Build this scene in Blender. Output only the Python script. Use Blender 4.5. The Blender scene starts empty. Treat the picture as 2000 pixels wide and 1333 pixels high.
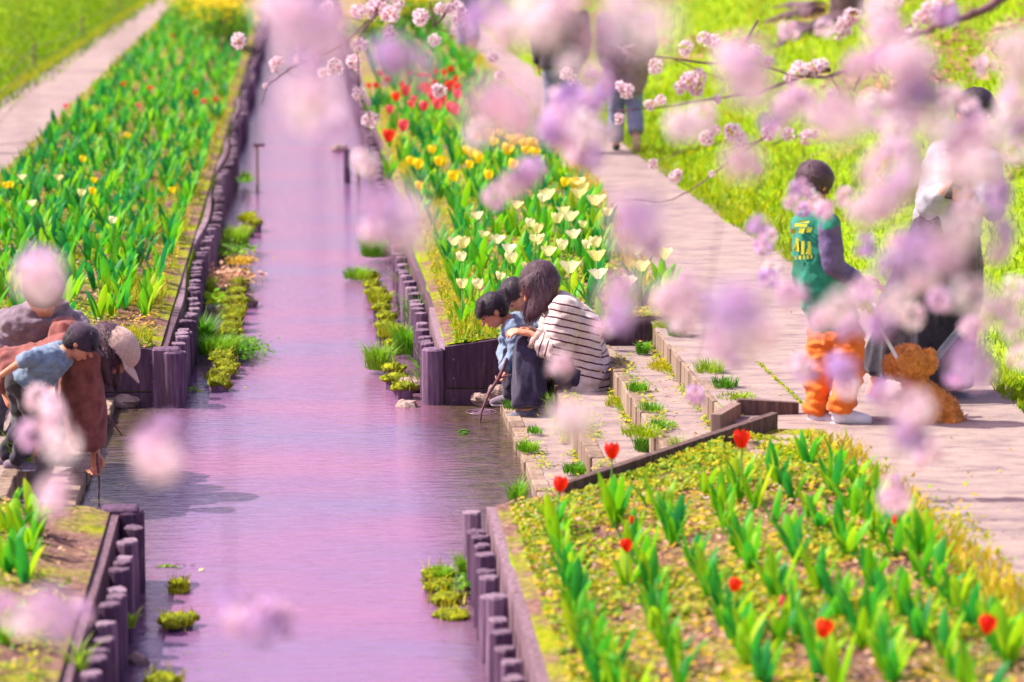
import bpy, math, random
import numpy as np
from mathutils import Vector, Matrix, noise as mnoise
R_ = random.Random(7)
NP = np.random.RandomState(11)
rad = math.radians
S = bpy.context.scene
COL = S.collection

# ------------------------------------------------------------------ camera, light, exposure
F = 6000.0
CAM = Vector((0.0, 0.0, 3.0))
TB = 896.5 / F
PB = math.atan(TB)
PA = math.atan(410.0 * math.cos(PB) / F)
cam_d = bpy.data.cameras.new('camera')
cam = bpy.data.objects.new('camera', cam_d)
COL.objects.link(cam)
cam.location = CAM
cam.rotation_euler = (math.pi / 2 - PB, 0, -PA)
cam_d.sensor_width = 36.0
cam_d.lens = 36.0 * F / 2000.0
cam_d.clip_start = 0.2
cam_d.clip_end = 2000.0
cam_d.dof.use_dof = True
cam_d.dof.focus_distance = 16.6
cam_d.dof.aperture_fstop = 2.15
S.camera = cam

SUN_EL, SUN_AZ = rad(52), rad(-78)      # azimuth measured from +Y towards +X: the sun stands to the left
sun_dir = Vector((math.sin(SUN_AZ) * math.cos(SUN_EL), math.cos(SUN_AZ) * math.cos(SUN_EL), math.sin(SUN_EL)))
W = bpy.data.worlds.new('World')
S.world = W
W.use_nodes = True
nt = W.node_tree
for n in list(nt.nodes): nt.nodes.remove(n)
sky = nt.nodes.new('ShaderNodeTexSky')
sky.sky_type = 'NISHITA'
sky.sun_disc = False
sky.sun_elevation = SUN_EL
sky.sun_rotation = SUN_AZ
sky.air_density = 1.0
sky.dust_density = 2.5
tintn = nt.nodes.new('ShaderNodeMix'); tintn.data_type = 'RGBA'; tintn.blend_type = 'MULTIPLY'
tintn.inputs[0].default_value = 1.0
tintn.inputs[7].default_value = (1.35, 0.92, 1.05, 1)
bg = nt.nodes.new('ShaderNodeBackground'); bg.inputs[1].default_value = 0.15
wo = nt.nodes.new('ShaderNodeOutputWorld')
nt.links.new(sky.outputs[0], tintn.inputs[6]); nt.links.new(tintn.outputs[2], bg.inputs[0]); nt.links.new(bg.outputs[0], wo.inputs[0])
sl = bpy.data.lights.new('sun', 'SUN')
sl.energy = 4.6
sl.angle = rad(0.6)
sl.color = (1.0, 0.94, 0.84)
so = bpy.data.objects.new('sun', sl)
COL.objects.link(so)
so.rotation_euler = sun_dir.to_track_quat('Z', 'Y').to_euler()
so.location = (-20, 10, 30)
S.view_settings.view_transform = 'Standard'
S.view_settings.look = 'None'
S.view_settings.exposure = 0.78
S.view_settings.gamma = 1.0
S.view_settings.use_curve_mapping = False
try:
    S.cycles.use_denoising = True
    S.cycles.max_bounces = 7
    S.cycles.transparent_max_bounces = 6
    S.cycles.caustics_reflective = False
    S.cycles.caustics_refractive = False
    S.cycles.sample_clamp_indirect = 6
except Exception:
    pass

# ------------------------------------------------------------------ geometry of the place
_f = Vector((math.sin(PA) * math.cos(PB), math.cos(PA) * math.cos(PB), -math.sin(PB)))
_r = Vector((math.cos(PA), -math.sin(PA), 0))
_u = _r.cross(_f)
def ray(px, py):
    return (_f + _r * ((px - 1000) / F) + _u * ((666.5 - py) / F))
def J(px, py, Y):
    d = ray(px, py)
    return CAM + d * (Y / d.y)
def JZ(px, py, z):
    d = ray(px, py)
    return CAM + d * ((z - CAM.z) / d.z)
def cl(t): return max(0.0, min(1.0, t))
XL, XR = -0.80, 0.76
def G(x, y=20.0):
    if x >= 0:
        z = 0.30 + 0.16 * cl((x - 0.75) / 1.15)
        if x > 3.55: z += 0.26 * min(x - 3.55, 14) + 0.02 * max(0, min(x - 17.5, 20))
    else:
        z = 0.30 + 0.14 * cl((-x - 0.8) / 1.2)
        if x < -3.7: z += 0.30 * min(-x - 3.7, 12)
    return z
def P(px, py, dz=0.0):
    z = 0.4
    for _ in range(40):
        q = JZ(px, py, z + dz)
        z = 0.6 * z + 0.4 * min(G(q.x), 2.9 - dz)
    q = JZ(px, py, z + dz)
    return Vector((q.x, q.y, z))
def lerp(tab, t):
    if t <= tab[0][0]: return tab[0][1]
    for (a, b), (c, d) in zip(tab, tab[1:]):
        if t <= c: return b + (d - b) * (t - a) / (c - a)
    return tab[-1][1]
Y0, Y1 = 13.08, 17.62                    # the landing with steps lies between these

# ------------------------------------------------------------------ helpers: materials
def newmat(name):
    m = bpy.data.materials.new(name); m.use_nodes = True
    t = m.node_tree
    for n in list(t.nodes): t.nodes.remove(n)
    o = t.nodes.new('ShaderNodeOutputMaterial')
    return m, t, o
def _in(t, node, i, v):
    s = node.inputs[i]
    if hasattr(v, 'is_output'): t.links.new(v, s)
    else: s.default_value = v
def math_(t, op, a, b=0.0, clamp=False):
    n = t.nodes.new('ShaderNodeMath'); n.operation = op; n.use_clamp = clamp
    _in(t, n, 0, a); _in(t, n, 1, b)
    return n.outputs[0]
def ramp(t, fac, stops, interp='LINEAR'):
    n = t.nodes.new('ShaderNodeValToRGB'); n.color_ramp.interpolation = interp
    e = n.color_ramp.elements
    while len(e) > 1: e.remove(e[-1])
    e[0].position = stops[0][0]; e[0].color = (*stops[0][1], 1)
    for p, c in stops[1:]:
        k = e.new(p); k.color = (*c, 1)
    t.links.new(fac, n.inputs[0])
    return n.outputs[0]
def noise_(t, scale, detail=4, rough=0.55, vec=None, dist=0.0):
    n = t.nodes.new('ShaderNodeTexNoise'); n.inputs['Scale'].default_value = scale
    n.inputs['Detail'].default_value = detail; n.inputs['Roughness'].default_value = rough
    n.inputs['Distortion'].default_value = dist
    if vec is not None: t.links.new(vec, n.inputs['Vector'])
    return n.outputs[0]
def coords(t, sc=(1, 1, 1), kind='Object'):
    c = t.nodes.new('ShaderNodeTexCoord')
    m = t.nodes.new('ShaderNodeMapping'); m.inputs['Scale'].default_value = sc
    if kind == 'World':
        g = t.nodes.new('ShaderNodeNewGeometry'); t.links.new(g.outputs['Position'], m.inputs[0])
    else: t.links.new(c.outputs[kind], m.inputs[0])
    return m.outputs[0]
def mix(t, fac, a, b):
    n = t.nodes.new('ShaderNodeMix'); n.data_type = 'RGBA'
    _in(t, n, 0, fac)
    _in(t, n, 6, a if hasattr(a, 'is_output') else (*a, 1)); _in(t, n, 7, b if hasattr(b, 'is_output') else (*b, 1))
    return n.outputs[2]
def bump(t, h, strength=0.5, dist=0.01):
    n = t.nodes.new('ShaderNodeBump'); n.inputs['Strength'].default_value = strength; n.inputs['Distance'].default_value = dist
    t.links.new(h, n.inputs['Height'])
    return n.outputs[0]
def princ(t, o, col, rough=0.8, normal=None, spec=0.3, metal=0.0, sheen=0.0):
    p = t.nodes.new('ShaderNodeBsdfPrincipled')
    _in(t, p, 'Base Color', col if hasattr(col, 'is_output') else (*col, 1))
    _in(t, p, 'Roughness', rough)
    p.inputs['Specular IOR Level'].default_value = spec
    p.inputs['Metallic'].default_value = metal
    if sheen: p.inputs['Sheen Weight'].default_value = sheen
    if normal is not None: t.links.new(normal, p.inputs['Normal'])
    if o is not None: t.links.new(p.outputs[0], o.inputs[0])
    return p
def simple(name, stops, scale=6.0, rough=0.8, bs=0.3, bd=0.01, sc=(1, 1, 1), detail=5, spec=0.3, kind='Object', sheen=0.0, rnd=0.0, bscale=None):
    m, t, o = newmat(name)
    v = coords(t, sc, kind)
    f = noise_(t, scale, detail, 0.6, v)
    if rnd:
        oi = t.nodes.new('ShaderNodeObjectInfo')
        f2 = math_(t, 'ADD', f, math_(t, 'MULTIPLY', math_(t, 'SUBTRACT', oi.outputs['Random'], 0.5), rnd))
    else: f2 = f
    c = ramp(t, f2, stops)
    h = noise_(t, bscale or scale * 4, 5, 0.6, v)
    princ(t, o, c, rough, bump(t, h, bs, bd), spec, 0, sheen)
    return m
def leafmat(name, stops, trans=0.45, rough=0.5, tcol=(1, 1, 1), rnd=0.6, scale=14.0, spec=0.35):
    m, t, o = newmat(name)
    v = coords(t, (1, 1, 1), 'World')
    f = noise_(t, scale, 3, 0.6, v)
    oi = t.nodes.new('ShaderNodeObjectInfo')
    at = t.nodes.new('ShaderNodeAttribute'); at.attribute_name = 'tint'
    f2 = math_(t, 'ADD', math_(t, 'MULTIPLY', math_(t, 'SUBTRACT', f, 0.5), 0.9), math_(t, 'ADD', math_(t, 'MULTIPLY', math_(t, 'SUBTRACT', oi.outputs['Random'], 0.5), rnd), math_(t, 'ADD', at.outputs['Fac'], 0.5)))
    c = ramp(t, f2, stops)
    p = princ(t, None, c, rough, None, spec)
    tr = t.nodes.new('ShaderNodeBsdfTranslucent')
    t.links.new(mix(t, 1.0, c, c) if tcol == (1, 1, 1) else mulc(t, c, tcol), tr.inputs[0])
    ms = t.nodes.new('ShaderNodeMixShader'); ms.inputs[0].default_value = trans
    t.links.new(p.outputs[0], ms.inputs[1]); t.links.new(tr.outputs[0], ms.inputs[2]); t.links.new(ms.outputs[0], o.inputs[0])
    return m
def mulc(t, c, k):
    n = t.nodes.new('ShaderNodeMix'); n.data_type = 'RGBA'; n.blend_type = 'MULTIPLY'
    n.inputs[0].default_value = 1.0; n.clamp_result = False
    t.links.new(c, n.inputs[6]); n.inputs[7].default_value = (*k, 1)
    return n.outputs[2]

# ------------------------------------------------------------------ helpers: meshes and objects
class MB:
    def __init__(s): s.v = []; s.f = []; s.m = []
    def add(s, vs, fs, mi=0):
        k = len(s.v); s.v.extend([tuple(p) for p in vs])
        for f in fs: s.f.append(tuple(i + k for i in f)); s.m.append(mi)
    def box(s, c, d, rz=0.0, mi=0, rx=0.0):
        M = Matrix.Rotation(rz, 3, 'Z') @ Matrix.Rotation(rx, 3, 'X')
        vs = [Vector(c) + M @ Vector((x * d[0] / 2, y * d[1] / 2, z * d[2] / 2)) for x in (-1, 1) for y in (-1, 1) for z in (-1, 1)]
        s.add(vs, [(0, 1, 3, 2), (4, 6, 7, 5), (0, 4, 5, 1), (2, 3, 7, 6), (0, 2, 6, 4), (1, 5, 7, 3)], mi)
    def bbox(s, c, d, b=0.006, rz=0.0, mi=0, jit=0.0):
        # bevelled block
        M = Matrix.Rotation(rz, 3, 'Z'); hx, hy, hz = d[0] / 2, d[1] / 2, d[2] / 2
        pts = []
        for z, ins in ((-hz, 0), (hz - b, 0), (hz, b)):
            for x, y in ((-1, -1), (1, -1), (1, 1), (-1, 1)):
                ax, ay = hx - ins, hy - ins
                for q in ((x * ax, y * (ay - b)), (x * (ax - b), y * ay)) if x * y > 0 else ((x * (ax - b), y * ay), (x * ax, y * (ay - b))):
                    pts.append(Vector(c) + M @ Vector((q[0], q[1], z + (R_.uniform(-jit, jit) if z > 0 else 0))))
        n = 8; fs = [tuple(range(n - 1, -1, -1)), tuple(range(2 * n, 3 * n))]
        for k in range(2):
            for i in range(n): fs.append((k * n + i, k * n + (i + 1) % n, (k + 1) * n + (i + 1) % n, (k + 1) * n + i))
        s.add(pts, fs, mi)
    def tube(s, path, radii, n=6, mi=0, cap=True, side=None, flat=1.0):
        path = [Vector(p) for p in path]
        if not isinstance(radii, (list, tuple)): radii = [radii] * len(path)
        k = len(s.v); m = len(path)
        prev = None
        for i, p in enumerate(path):
            t = (path[min(i + 1, m - 1)] - path[max(i - 1, 0)])
            t = t.normalized() if t.length > 1e-9 else Vector((0, 0, 1))
            ref = Vector(side) if side is not None else (prev if prev is not None else (Vector((1, 0, 0)) if abs(t.x) < .8 else Vector((0, 1, 0))))
            a = (ref - t * ref.dot(t))
            a = a.normalized() if a.length > 1e-6 else t.orthogonal().normalized()
            b = t.cross(a); prev = a
            r = radii[i]
            ra, rb = r if isinstance(r, (tuple, list)) else (r, r * flat)
            for j in range(n):
                an = 2 * math.pi * j / n
                s.v.append(tuple(p + a * (ra * math.cos(an)) + b * (rb * math.sin(an))))
        for i in range(m - 1):
            for j in range(n):
                s.f.append((k + i * n + j, k + i * n + (j + 1) % n, k + (i + 1) * n + (j + 1) % n, k + (i + 1) * n + j)); s.m.append(mi)
        if cap:
            s.f.append(tuple(k + j for j in range(n - 1, -1, -1))); s.m.append(mi)
            s.f.append(tuple(k + (m - 1) * n + j for j in range(n))); s.m.append(mi)
    def ell(s, c, r, rot=None, nu=14, nv=9, mi=0):
        c = Vector(c); r = (r, r, r) if not isinstance(r, (tuple, list)) else r
        M = rot if rot is not None else Matrix.Identity(3)
        k = len(s.v); s.v.append(tuple(c + M @ Vector((0, 0, r[2]))))
        for i in range(1, nv):
            th = math.pi * i / nv
            for j in range(nu):
                ph = 2 * math.pi * j / nu
                s.v.append(tuple(c + M @ Vector((r[0] * math.sin(th) * math.cos(ph), r[1] * math.sin(th) * math.sin(ph), r[2] * math.cos(th)))))
        s.v.append(tuple(c + M @ Vector((0, 0, -r[2])))); last = len(s.v) - 1
        for j in range(nu): s.f.append((k, k + 1 + j, k + 1 + (j + 1) % nu)); s.m.append(mi)
        for i in range(nv - 2):
            for j in range(nu):
                a = k + 1 + i * nu
                s.f.append((a + j, a + nu + j, a + nu + (j + 1) % nu, a + (j + 1) % nu)); s.m.append(mi)
        a = k + 1 + (nv - 2) * nu
        for j in range(nu): s.f.append((a + j, last, a + (j + 1) % nu)); s.m.append(mi)
    def mesh(s, name, mats, smooth=False):
        me = bpy.data.meshes.new(name); me.from_pydata(s.v, [], s.f)
        for m in mats: me.materials.append(m)
        if len(mats) > 1: me.polygons.foreach_set('material_index', s.m)
        if smooth: me.polygons.foreach_set('use_smooth', [True] * len(me.polygons))
        me.update(); return me
def link(name, me, parent=None, loc=None, rot=None, scale=None):
    o = bpy.data.objects.new(name, me); COL.objects.link(o)
    if parent is not None: o.parent = parent
    if loc is not None: o.location = loc
    if rot is not None: o.rotation_euler = rot
    if scale is not None: o.scale = scale if isinstance(scale, (tuple, list)) else (scale,) * 3
    return o
def obj(name, mb, mats, parent=None, smooth=False, **k):
    if not isinstance(mats, (list, tuple)): mats = [mats]
    if k.get('world'):      # mesh is in world space; parent sits elsewhere
        k.pop('world'); off = parent.location
        mb.v = [(a - off.x, b - off.y, c - off.z) for a, b, c in mb.v]
    return link(name, mb.mesh(name, mats, smooth), parent, **k)
def tag(o, label=None, cat=None, group=None, kind=None):
    if label: o['label'] = label
    if cat: o['category'] = cat
    if group: o['group'] = group
    if kind: o['kind'] = kind
    return o
def empty(name, loc=(0, 0, 0)):
    o = bpy.data.objects.new(name, None); COL.objects.link(o); o.location = loc; o.empty_display_size = 0.1
    return o
def arrays(mb):
    v = np.array(mb.v, dtype=np.float64)
    lt = np.array([len(f) for f in mb.f], dtype=np.int32)
    lp = np.array([i for f in mb.f for i in f], dtype=np.int32)
    return v, lt, lp, np.array(mb.m, dtype=np.int32)
def mesh_np(name, v, lt, lp, mi, mats, tint=None, smooth=False):
    me = bpy.data.meshes.new(name)
    me.vertices.add(len(v)); me.vertices.foreach_set('co', v.astype(np.float32).ravel())
    me.loops.add(len(lp)); me.loops.foreach_set('vertex_index', lp.astype(np.int32))
    me.polygons.add(len(lt))
    st = np.concatenate([[0], np.cumsum(lt)[:-1]]).astype(np.int32)
    me.polygons.foreach_set('loop_start', st)
    for m in mats: me.materials.append(m)
    me.polygons.foreach_set('material_index', mi.astype(np.int32))
    if smooth: me.polygons.foreach_set('use_smooth', np.ones(len(lt), dtype=bool))
    if tint is not None:
        a = me.attributes.new('tint', 'FLOAT', 'POINT'); a.data.foreach_set('value', tint.astype(np.float32))
    me.update(calc_edges=True); me.validate()
    return me
def merge(name, items, mats, smooth=False):
    """items: list of (arrays, list of 4x4 numpy, tints)"""
    V, LT, LP, MI, T = [], [], [], [], []; off = 0
    for (v, lt, lp, mi), Ms, tints in items:
        if not len(Ms): continue
        Ms = np.asarray(Ms); n = len(Ms)
        vh = np.concatenate([v, np.ones((len(v), 1))], 1)
        vv = np.einsum('nij,vj->nvi', Ms, vh)[:, :, :3].reshape(-1, 3)
        V.append(vv); LT.append(np.tile(lt, n)); MI.append(np.tile(mi, n))
        LP.append((lp[None, :] + (np.arange(n) * len(v))[:, None]).ravel() + off); off += n * len(v)
        T.append(np.repeat(np.asarray(tints), len(v)))
    return mesh_np(name, np.concatenate(V), np.concatenate(LT), np.concatenate(LP), np.concatenate(MI), mats, np.concatenate(T), smooth)
def TM(loc, rz=0.0, s=1.0, rx=0.0, ry=0.0):
    M = Matrix.Translation(loc) @ Matrix.Rotation(rz, 4, 'Z') @ Matrix.Rotation(rx, 4, 'X') @ Matrix.Rotation(ry, 4, 'Y')
    sc = s if isinstance(s, (tuple, list)) else (s, s, s)
    return np.array(M @ Matrix.Diagonal((*sc, 1)))
def blades(name, pts, h, w, mat, lean=0.4, hj=0.4, kind='stuff', parent=None):
    """pts Nx3: narrow bent blades, joined"""
    n = len(pts); pts = np.asarray(pts, dtype=np.float64)
    a = NP.uniform(0, 2 * math.pi, n); d = np.stack([np.cos(a), np.sin(a), np.zeros(n)], 1)
    b = NP.uniform(0, 2 * math.pi, n); s = np.stack([np.cos(b), np.sin(b), np.zeros(n)], 1)
    H = (h * (1 + NP.uniform(-hj, hj, n)))[:, None]; Wd = (w * (1 + NP.uniform(-.3, .3, n)))[:, None] / 2
    L = (NP.uniform(0.1, lean, n))[:, None] * H; up = np.array([0, 0, 1.0])
    v = np.stack([pts - s * Wd, pts + s * Wd, pts + d * L * .35 + up * H * .6 - s * Wd * .8, pts + d * L * .35 + up * H * .6 + s * Wd * .8, pts + d * L + up * H], 1).reshape(-1, 3)
    base = (np.arange(n) * 5)[:, None]
    lp = (base + np.array([0, 1, 3, 2, 2, 3, 4])[None, :]).ravel(); lt = np.tile([4, 3], n)
    me = mesh_np(name, v, lt, lp, np.zeros(2 * n), [mat], np.repeat(NP.uniform(-.35, .35, n), 5))
    o = link(name, me, parent)
    if kind: o['kind'] = kind
    return o
def leaflets(name, pts, size, mat, kind='stuff', parent=None, tilt=0.7):
    n = len(pts); pts = np.asarray(pts, dtype=np.float64)
    a = NP.uniform(0, 2 * math.pi, n); t = NP.uniform(-tilt, tilt, n)
    d = np.stack([np.cos(a) * np.cos(t), np.sin(a) * np.cos(t), np.sin(t)], 1)
    s = np.stack([-np.sin(a), np.cos(a), NP.uniform(-.5, .5, n)], 1)
    L = (size * NP.uniform(.6, 1.4, n))[:, None]
    v = np.stack([pts - d * L * .5, pts + s * L * .32, pts + d * L * .5, pts - s * L * .32], 1).reshape(-1, 3)
    lp = np.arange(4 * n); lt = np.full(n, 4)
    o = link(name, mesh_np(name, v, lt, lp, np.zeros(n), [mat], np.repeat(NP.uniform(-.4, .4, n), 4)), parent)
    if kind: o['kind'] = kind
    return o

# ------------------------------------------------------------------ materials
M = {}
M['grass'] = leafmat('grass', [(0.0, (.06, .20, .002)), (.45, (.25, .42, .002)), (.75, (.44, .50, .003)), (1, (.60, .50, .01))], .5, .5, scale=1.3)
M['weed'] = leafmat('weed', [(0.0, (.07, .22, .006)), (.4, (.28, .44, .006)), (.7, (.52, .50, .01)), (1, (.68, .44, .04))], .4, .6, scale=2.4)
M['tuft'] = leafmat('tuft', [(0.0, (.05, .20, .01)), (.5, (.14, .40, .01)), (1, (.40, .55, .03))], .45, .5, scale=3)
M['tulip_leaf'] = leafmat('tulip_leaf', [(0.0, (.012, .22, .055)), (.25, (.04, .38, .03)), (.5, (.14, .52, .010)), (.76, (.32, .62, .010)), (1, (.50, .64, .02))], .5, .45, scale=5, rnd=.8, spec=.22)
M['stem'] = leafmat('stem', [(0, (.08, .28, .04)), (1, (.2, .42, .06))], .2, .5)
M['red'] = leafmat('red_petal', [(0, (.75, .010, .004)), (.6, (.90, .03, .008)), (1, (.95, .09, .01))], .45, .45, scale=30)
M['pinkp'] = leafmat('rose_petal', [(0, (.80, .05, .10)), (1, (.92, .20, .22))], .45, .45, scale=30)
M['yellow'] = leafmat('yellow_petal', [(0, (.93, .66, .008)), (1, (.96, .84, .02))], .45, .45, scale=30)
M['cream'] = leafmat('cream_petal', [(0, (.85, .78, .22)), (.5, (.88, .85, .45)), (1, (.90, .90, .66))], .45, .45, scale=40)
M['bud'] = leafmat('bud', [(0, (.16, .42, .04)), (.6, (.38, .55, .05)), (1, (.55, .58, .06))], .4, .5, scale=20)
M['rape'] = leafmat('rape_blossom', [(0, (.75, .55, .0)), (1, (.95, .80, .01))], .4, .6)
M['petal'] = leafmat('cherry_petal', [(0, (.56, .40, .80)), (.25, (.78, .54, .84)), (.55, (.93, .70, .86)), (1, (.95, .88, .94))], .55, .6, scale=22, rnd=1.1)  # violet end of the ramp paints shaded petals, at random per cluster
M['petal_deep'] = leafmat('cherry_petal_deep', [(0, (.70, .26, .55)), (1, (.86, .52, .74))], .5, .6, scale=25)
M['petal_crisp'] = leafmat('cherry_petal_pale', [(0, (.80, .58, .74)), (.5, (.92, .78, .86)), (1, (.95, .90, .92))], .5, .6, scale=60, rnd=.6)
M['stamen'] = simple('stamen', [(0.3, (.55, .22, .08)), (.7, (.62, .12, .18))], 60)
M['twig'] = simple('twig', [(.3, (.10, .045, .06)), (.7, (.26, .13, .15))], 40, .8, .6, .003)
M['bark'] = simple('bark', [(.3, (.06, .035, .05)), (.7, (.20, .12, .15))], 5, .9, .9, .05, sc=(1, 1, .4))
def woodmat(name, a, b, c):
    m, t, o = newmat(name)
    v = coords(t, (14, 14, 1.2), 'Object'); f = noise_(t, 3.0, 6, .65, v)
    oi = t.nodes.new('ShaderNodeObjectInfo')
    f2 = math_(t, 'ADD', f, math_(t, 'MULTIPLY', math_(t, 'SUBTRACT', oi.outputs['Random'], .5), .35))
    g = noise_(t, 9, 4, .6, coords(t, (1, 1, 1), 'World'))
    col = mix(t, math_(t, 'MULTIPLY', math_(t, 'SUBTRACT', g, .62, True), 1.6, True), ramp(t, f2, [(.25, a), (.5, b), (.8, c)]), (.20, .20, .07))
    princ(t, o, col, .85, bump(t, f, .8, .006), .2)
    return m
M['stake'] = woodmat('stake_timber', (.045, .022, .048), (.11, .062, .11), (.27, .18, .25))
M['plank'] = woodmat('plank_timber', (.08, .05, .045), (.17, .11, .095), (.30, .21, .17))
M['lit_end_grain'] = woodmat('lit_end_grain', (.10, .06, .095), (.20, .135, .18), (.32, .23, .28))  # paler than the shafts: light on the stake tops put into the colour
M['board'] = woodmat('board_timber', (.07, .04, .055), (.15, .09, .11), (.34, .24, .28))
M['endboard'] = woodmat('end_board_timber', (.035, .018, .035), (.075, .040, .065), (.16, .09, .12))
M['post'] = woodmat('riser_timber', (.14, .095, .07), (.26, .19, .14), (.36, .28, .21))
M['moss'] = simple('moss', [(.25, (.04, .05, .004)), (.45, (.17, .22, .004)), (.6, (.36, .42, .006)), (.8, (.50, .48, .01))], 22, .95, 1.0, .02, kind='World')
M['mossy_blade'] = leafmat('mossy_blade', [(0, (.10, .15, .004)), (.5, (.30, .38, .005)), (1, (.55, .52, .01))], .3, .8, scale=8)
M['stone'] = simple('stone', [(.3, (.16, .10, .08)), (.7, (.42, .32, .27))], 10, .9, .8, .02, kind='World')
def soilmat():
    m, t, o = newmat('soil')
    v = coords(t, (1, 1, 1), 'World')
    a = noise_(t, 28, 6, .7, v); b = noise_(t, 2.3, 4, .6, v)
    soil = ramp(t, a, [(.3, (.07, .035, .035)), (.5, (.22, .12, .10)), (.7, (.42, .27, .20)), (.85, (.6, .45, .36))])
    green = ramp(t, a, [(.3, (.10, .14, .005)), (.55, (.30, .34, .008)), (.8, (.50, .42, .02))])
    princ(t, o, mix(t, ramp(t, b, [(.42, (0, 0, 0)), (.60, (1, 1, 1))]), soil, green), .95, bump(t, a, 1.0, .02), .1)
    return m
M['soil'] = soilmat()
def groundmat():
    m, t, o = newmat('grass_ground')
    v = coords(t, (1, 1, 1), 'World')
    a = noise_(t, 9, 6, .7, v); b = noise_(t, .55, 4, .6, v, .6)
    g = ramp(t, a, [(.25, (.07, .17, .002)), (.5, (.22, .38, .003)), (.8, (.42, .50, .006))])
    br = ramp(t, a, [(.3, (.16, .10, .05)), (.7, (.46, .34, .14))])
    princ(t, o, mix(t, ramp(t, b, [(.60, (0, 0, 0)), (.74, (1, 1, 1))]), g, br), .95, bump(t, a, 1.0, .05), .1)
    return m
M['ground'] = groundmat()
def pathmat(name, k=1.0, shade_streak=(1.8, 4.5, 1)):
    m, t, o = newmat(name)
    v = coords(t, (1, 1, 1), 'World')
    a = noise_(t, 3.0, 6, .65, coords(t, shade_streak, 'World')); b = noise_(t, 60, 3, .6, v); c = noise_(t, .9, 3, .6, v)  # stretched noise: paving tone plus branch-shadow streaks painted into the colour
    f = math_(t, 'ADD', math_(t, 'MULTIPLY', a, .6), math_(t, 'ADD', math_(t, 'MULTIPLY', b, .2), math_(t, 'MULTIPLY', c, .2)))
    col = ramp(t, f, [(.36, (.15 * k, .11 * k, .125 * k)), (.5, (.29 * k, .225 * k, .20 * k)), (.66, (.38 * k, .305 * k, .26 * k))])
    princ(t, o, col, .9, bump(t, b, .4, .005), .2)
    return m
M['path'] = pathmat('path_paving')
def watermat():
    m, t, o = newmat('water')
    v = coords(t, (3.0, 11, 1), 'World')
    a = noise_(t, 2.2, 4, .55, v, .3); b = noise_(t, .33, 3, .5, coords(t, (1.2, 3.0, 1), 'World'))
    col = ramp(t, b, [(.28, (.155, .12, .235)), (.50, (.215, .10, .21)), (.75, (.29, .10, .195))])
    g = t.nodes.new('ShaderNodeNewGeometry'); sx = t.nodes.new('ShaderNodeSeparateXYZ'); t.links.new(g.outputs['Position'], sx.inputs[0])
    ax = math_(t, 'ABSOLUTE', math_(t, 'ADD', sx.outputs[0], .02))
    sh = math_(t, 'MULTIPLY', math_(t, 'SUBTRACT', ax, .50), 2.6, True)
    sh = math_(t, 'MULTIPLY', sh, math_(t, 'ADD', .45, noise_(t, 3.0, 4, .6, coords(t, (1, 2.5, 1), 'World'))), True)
    margin_col = ramp(t, noise_(t, 14, 4, .7, coords(t, (1, 1, 1), 'World')), [(.35, (.035, .025, .022)), (.6, (.085, .065, .03)), (.8, (.15, .12, .05))])
    col = mix(t, sh, col, margin_col)   # brown shallows at the margins, with the boards' dark reflection painted in
    p = princ(t, o, col, .07, bump(t, a, .22, .035), .5)
    p.inputs['IOR'].default_value = 1.33
    p.inputs['Specular IOR Level'].default_value = .5
    return m
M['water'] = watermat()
def clothmat(name, a, b, rough=.9, sc=18, trim=None):
    return simple(name, [(.3, a), (.7, b)], sc, rough, .5, .006, bscale=90, sheen=.2)
M['skin'] = simple('skin', [(.3, (.58, .24, .14)), (.7, (.70, .33, .21))], 12, .5, .05, .002)
M['hair'] = simple('hair', [(.35, (.010, .006, .012)), (.62, (.035, .016, .028)), (.8, (.08, .035, .055))], 9, .45, .8, .006, sc=(5, 5, .5), spec=.5)
M['hair_brown'] = simple('hair_brown', [(.3, (.030, .010, .018)), (.55, (.085, .030, .050)), (.8, (.20, .085, .10))], 9, .38, .9, .006, sc=(6, 6, .5), spec=.6)

# ------------------------------------------------------------------ the setting: ground, banks, water, paths
def in_gap_r(x, y): return XR < x < 2.02 and Y0 < y < Y1
def in_gap_l(x, y): return -2.3 < x < XL and Y0 < y < Y1
def height(x, y):
    if XL - .03 < x < XR + .03: return -0.35
    if in_gap_r(x, y) or in_gap_l(x, y): return -0.30
    z = G(x, y)
    if abs(x) > 5: z += 0.12 * mnoise.noise(Vector((x * .3, y * .2, 0)))
    return z
xs = sorted(set([-160, -90, -50, -30, -20] + [-16 + i for i in range(11)] + [-5.5, -5, -4.5, -4.1, -3.8, -3.7, -3.4, -2.9, -2.301, -2.299, -2, -1.6, -1.2, XL - .031, XL - .029, 0, XR + .029, XR + .031, 1.0, 1.3, 1.6, 1.91, 2.019, 2.021, 2.5, 3, 3.5, 3.6, 3.9, 4.3, 4.8, 5.4] + [6 + i for i in range(13)] + [20, 26, 34, 50, 90, 160]))
ys = sorted(set([-30, -10, 0, 4] + [5 + i for i in range(8)] + [Y0 - .001, Y0 + .001, 14, 15, 16, 17, Y1 - .001, Y1 + .001] + [19 + i * 1.5 for i in range(30)] + [66, 72, 80, 90, 105, 130, 180, 300, 600]))
mb = MB()
for y in ys:
    for x in xs: mb.v.append((x, y, height(x, y)))
nx = len(xs)
for j in range(len(ys) - 1):
    for i in range(nx - 1):
        a = j * nx + i; mb.f.append((a, a + 1, a + nx + 1, a + nx)); mb.m.append(0)
tag(obj('ground', mb, M['ground']), kind='structure')
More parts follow.
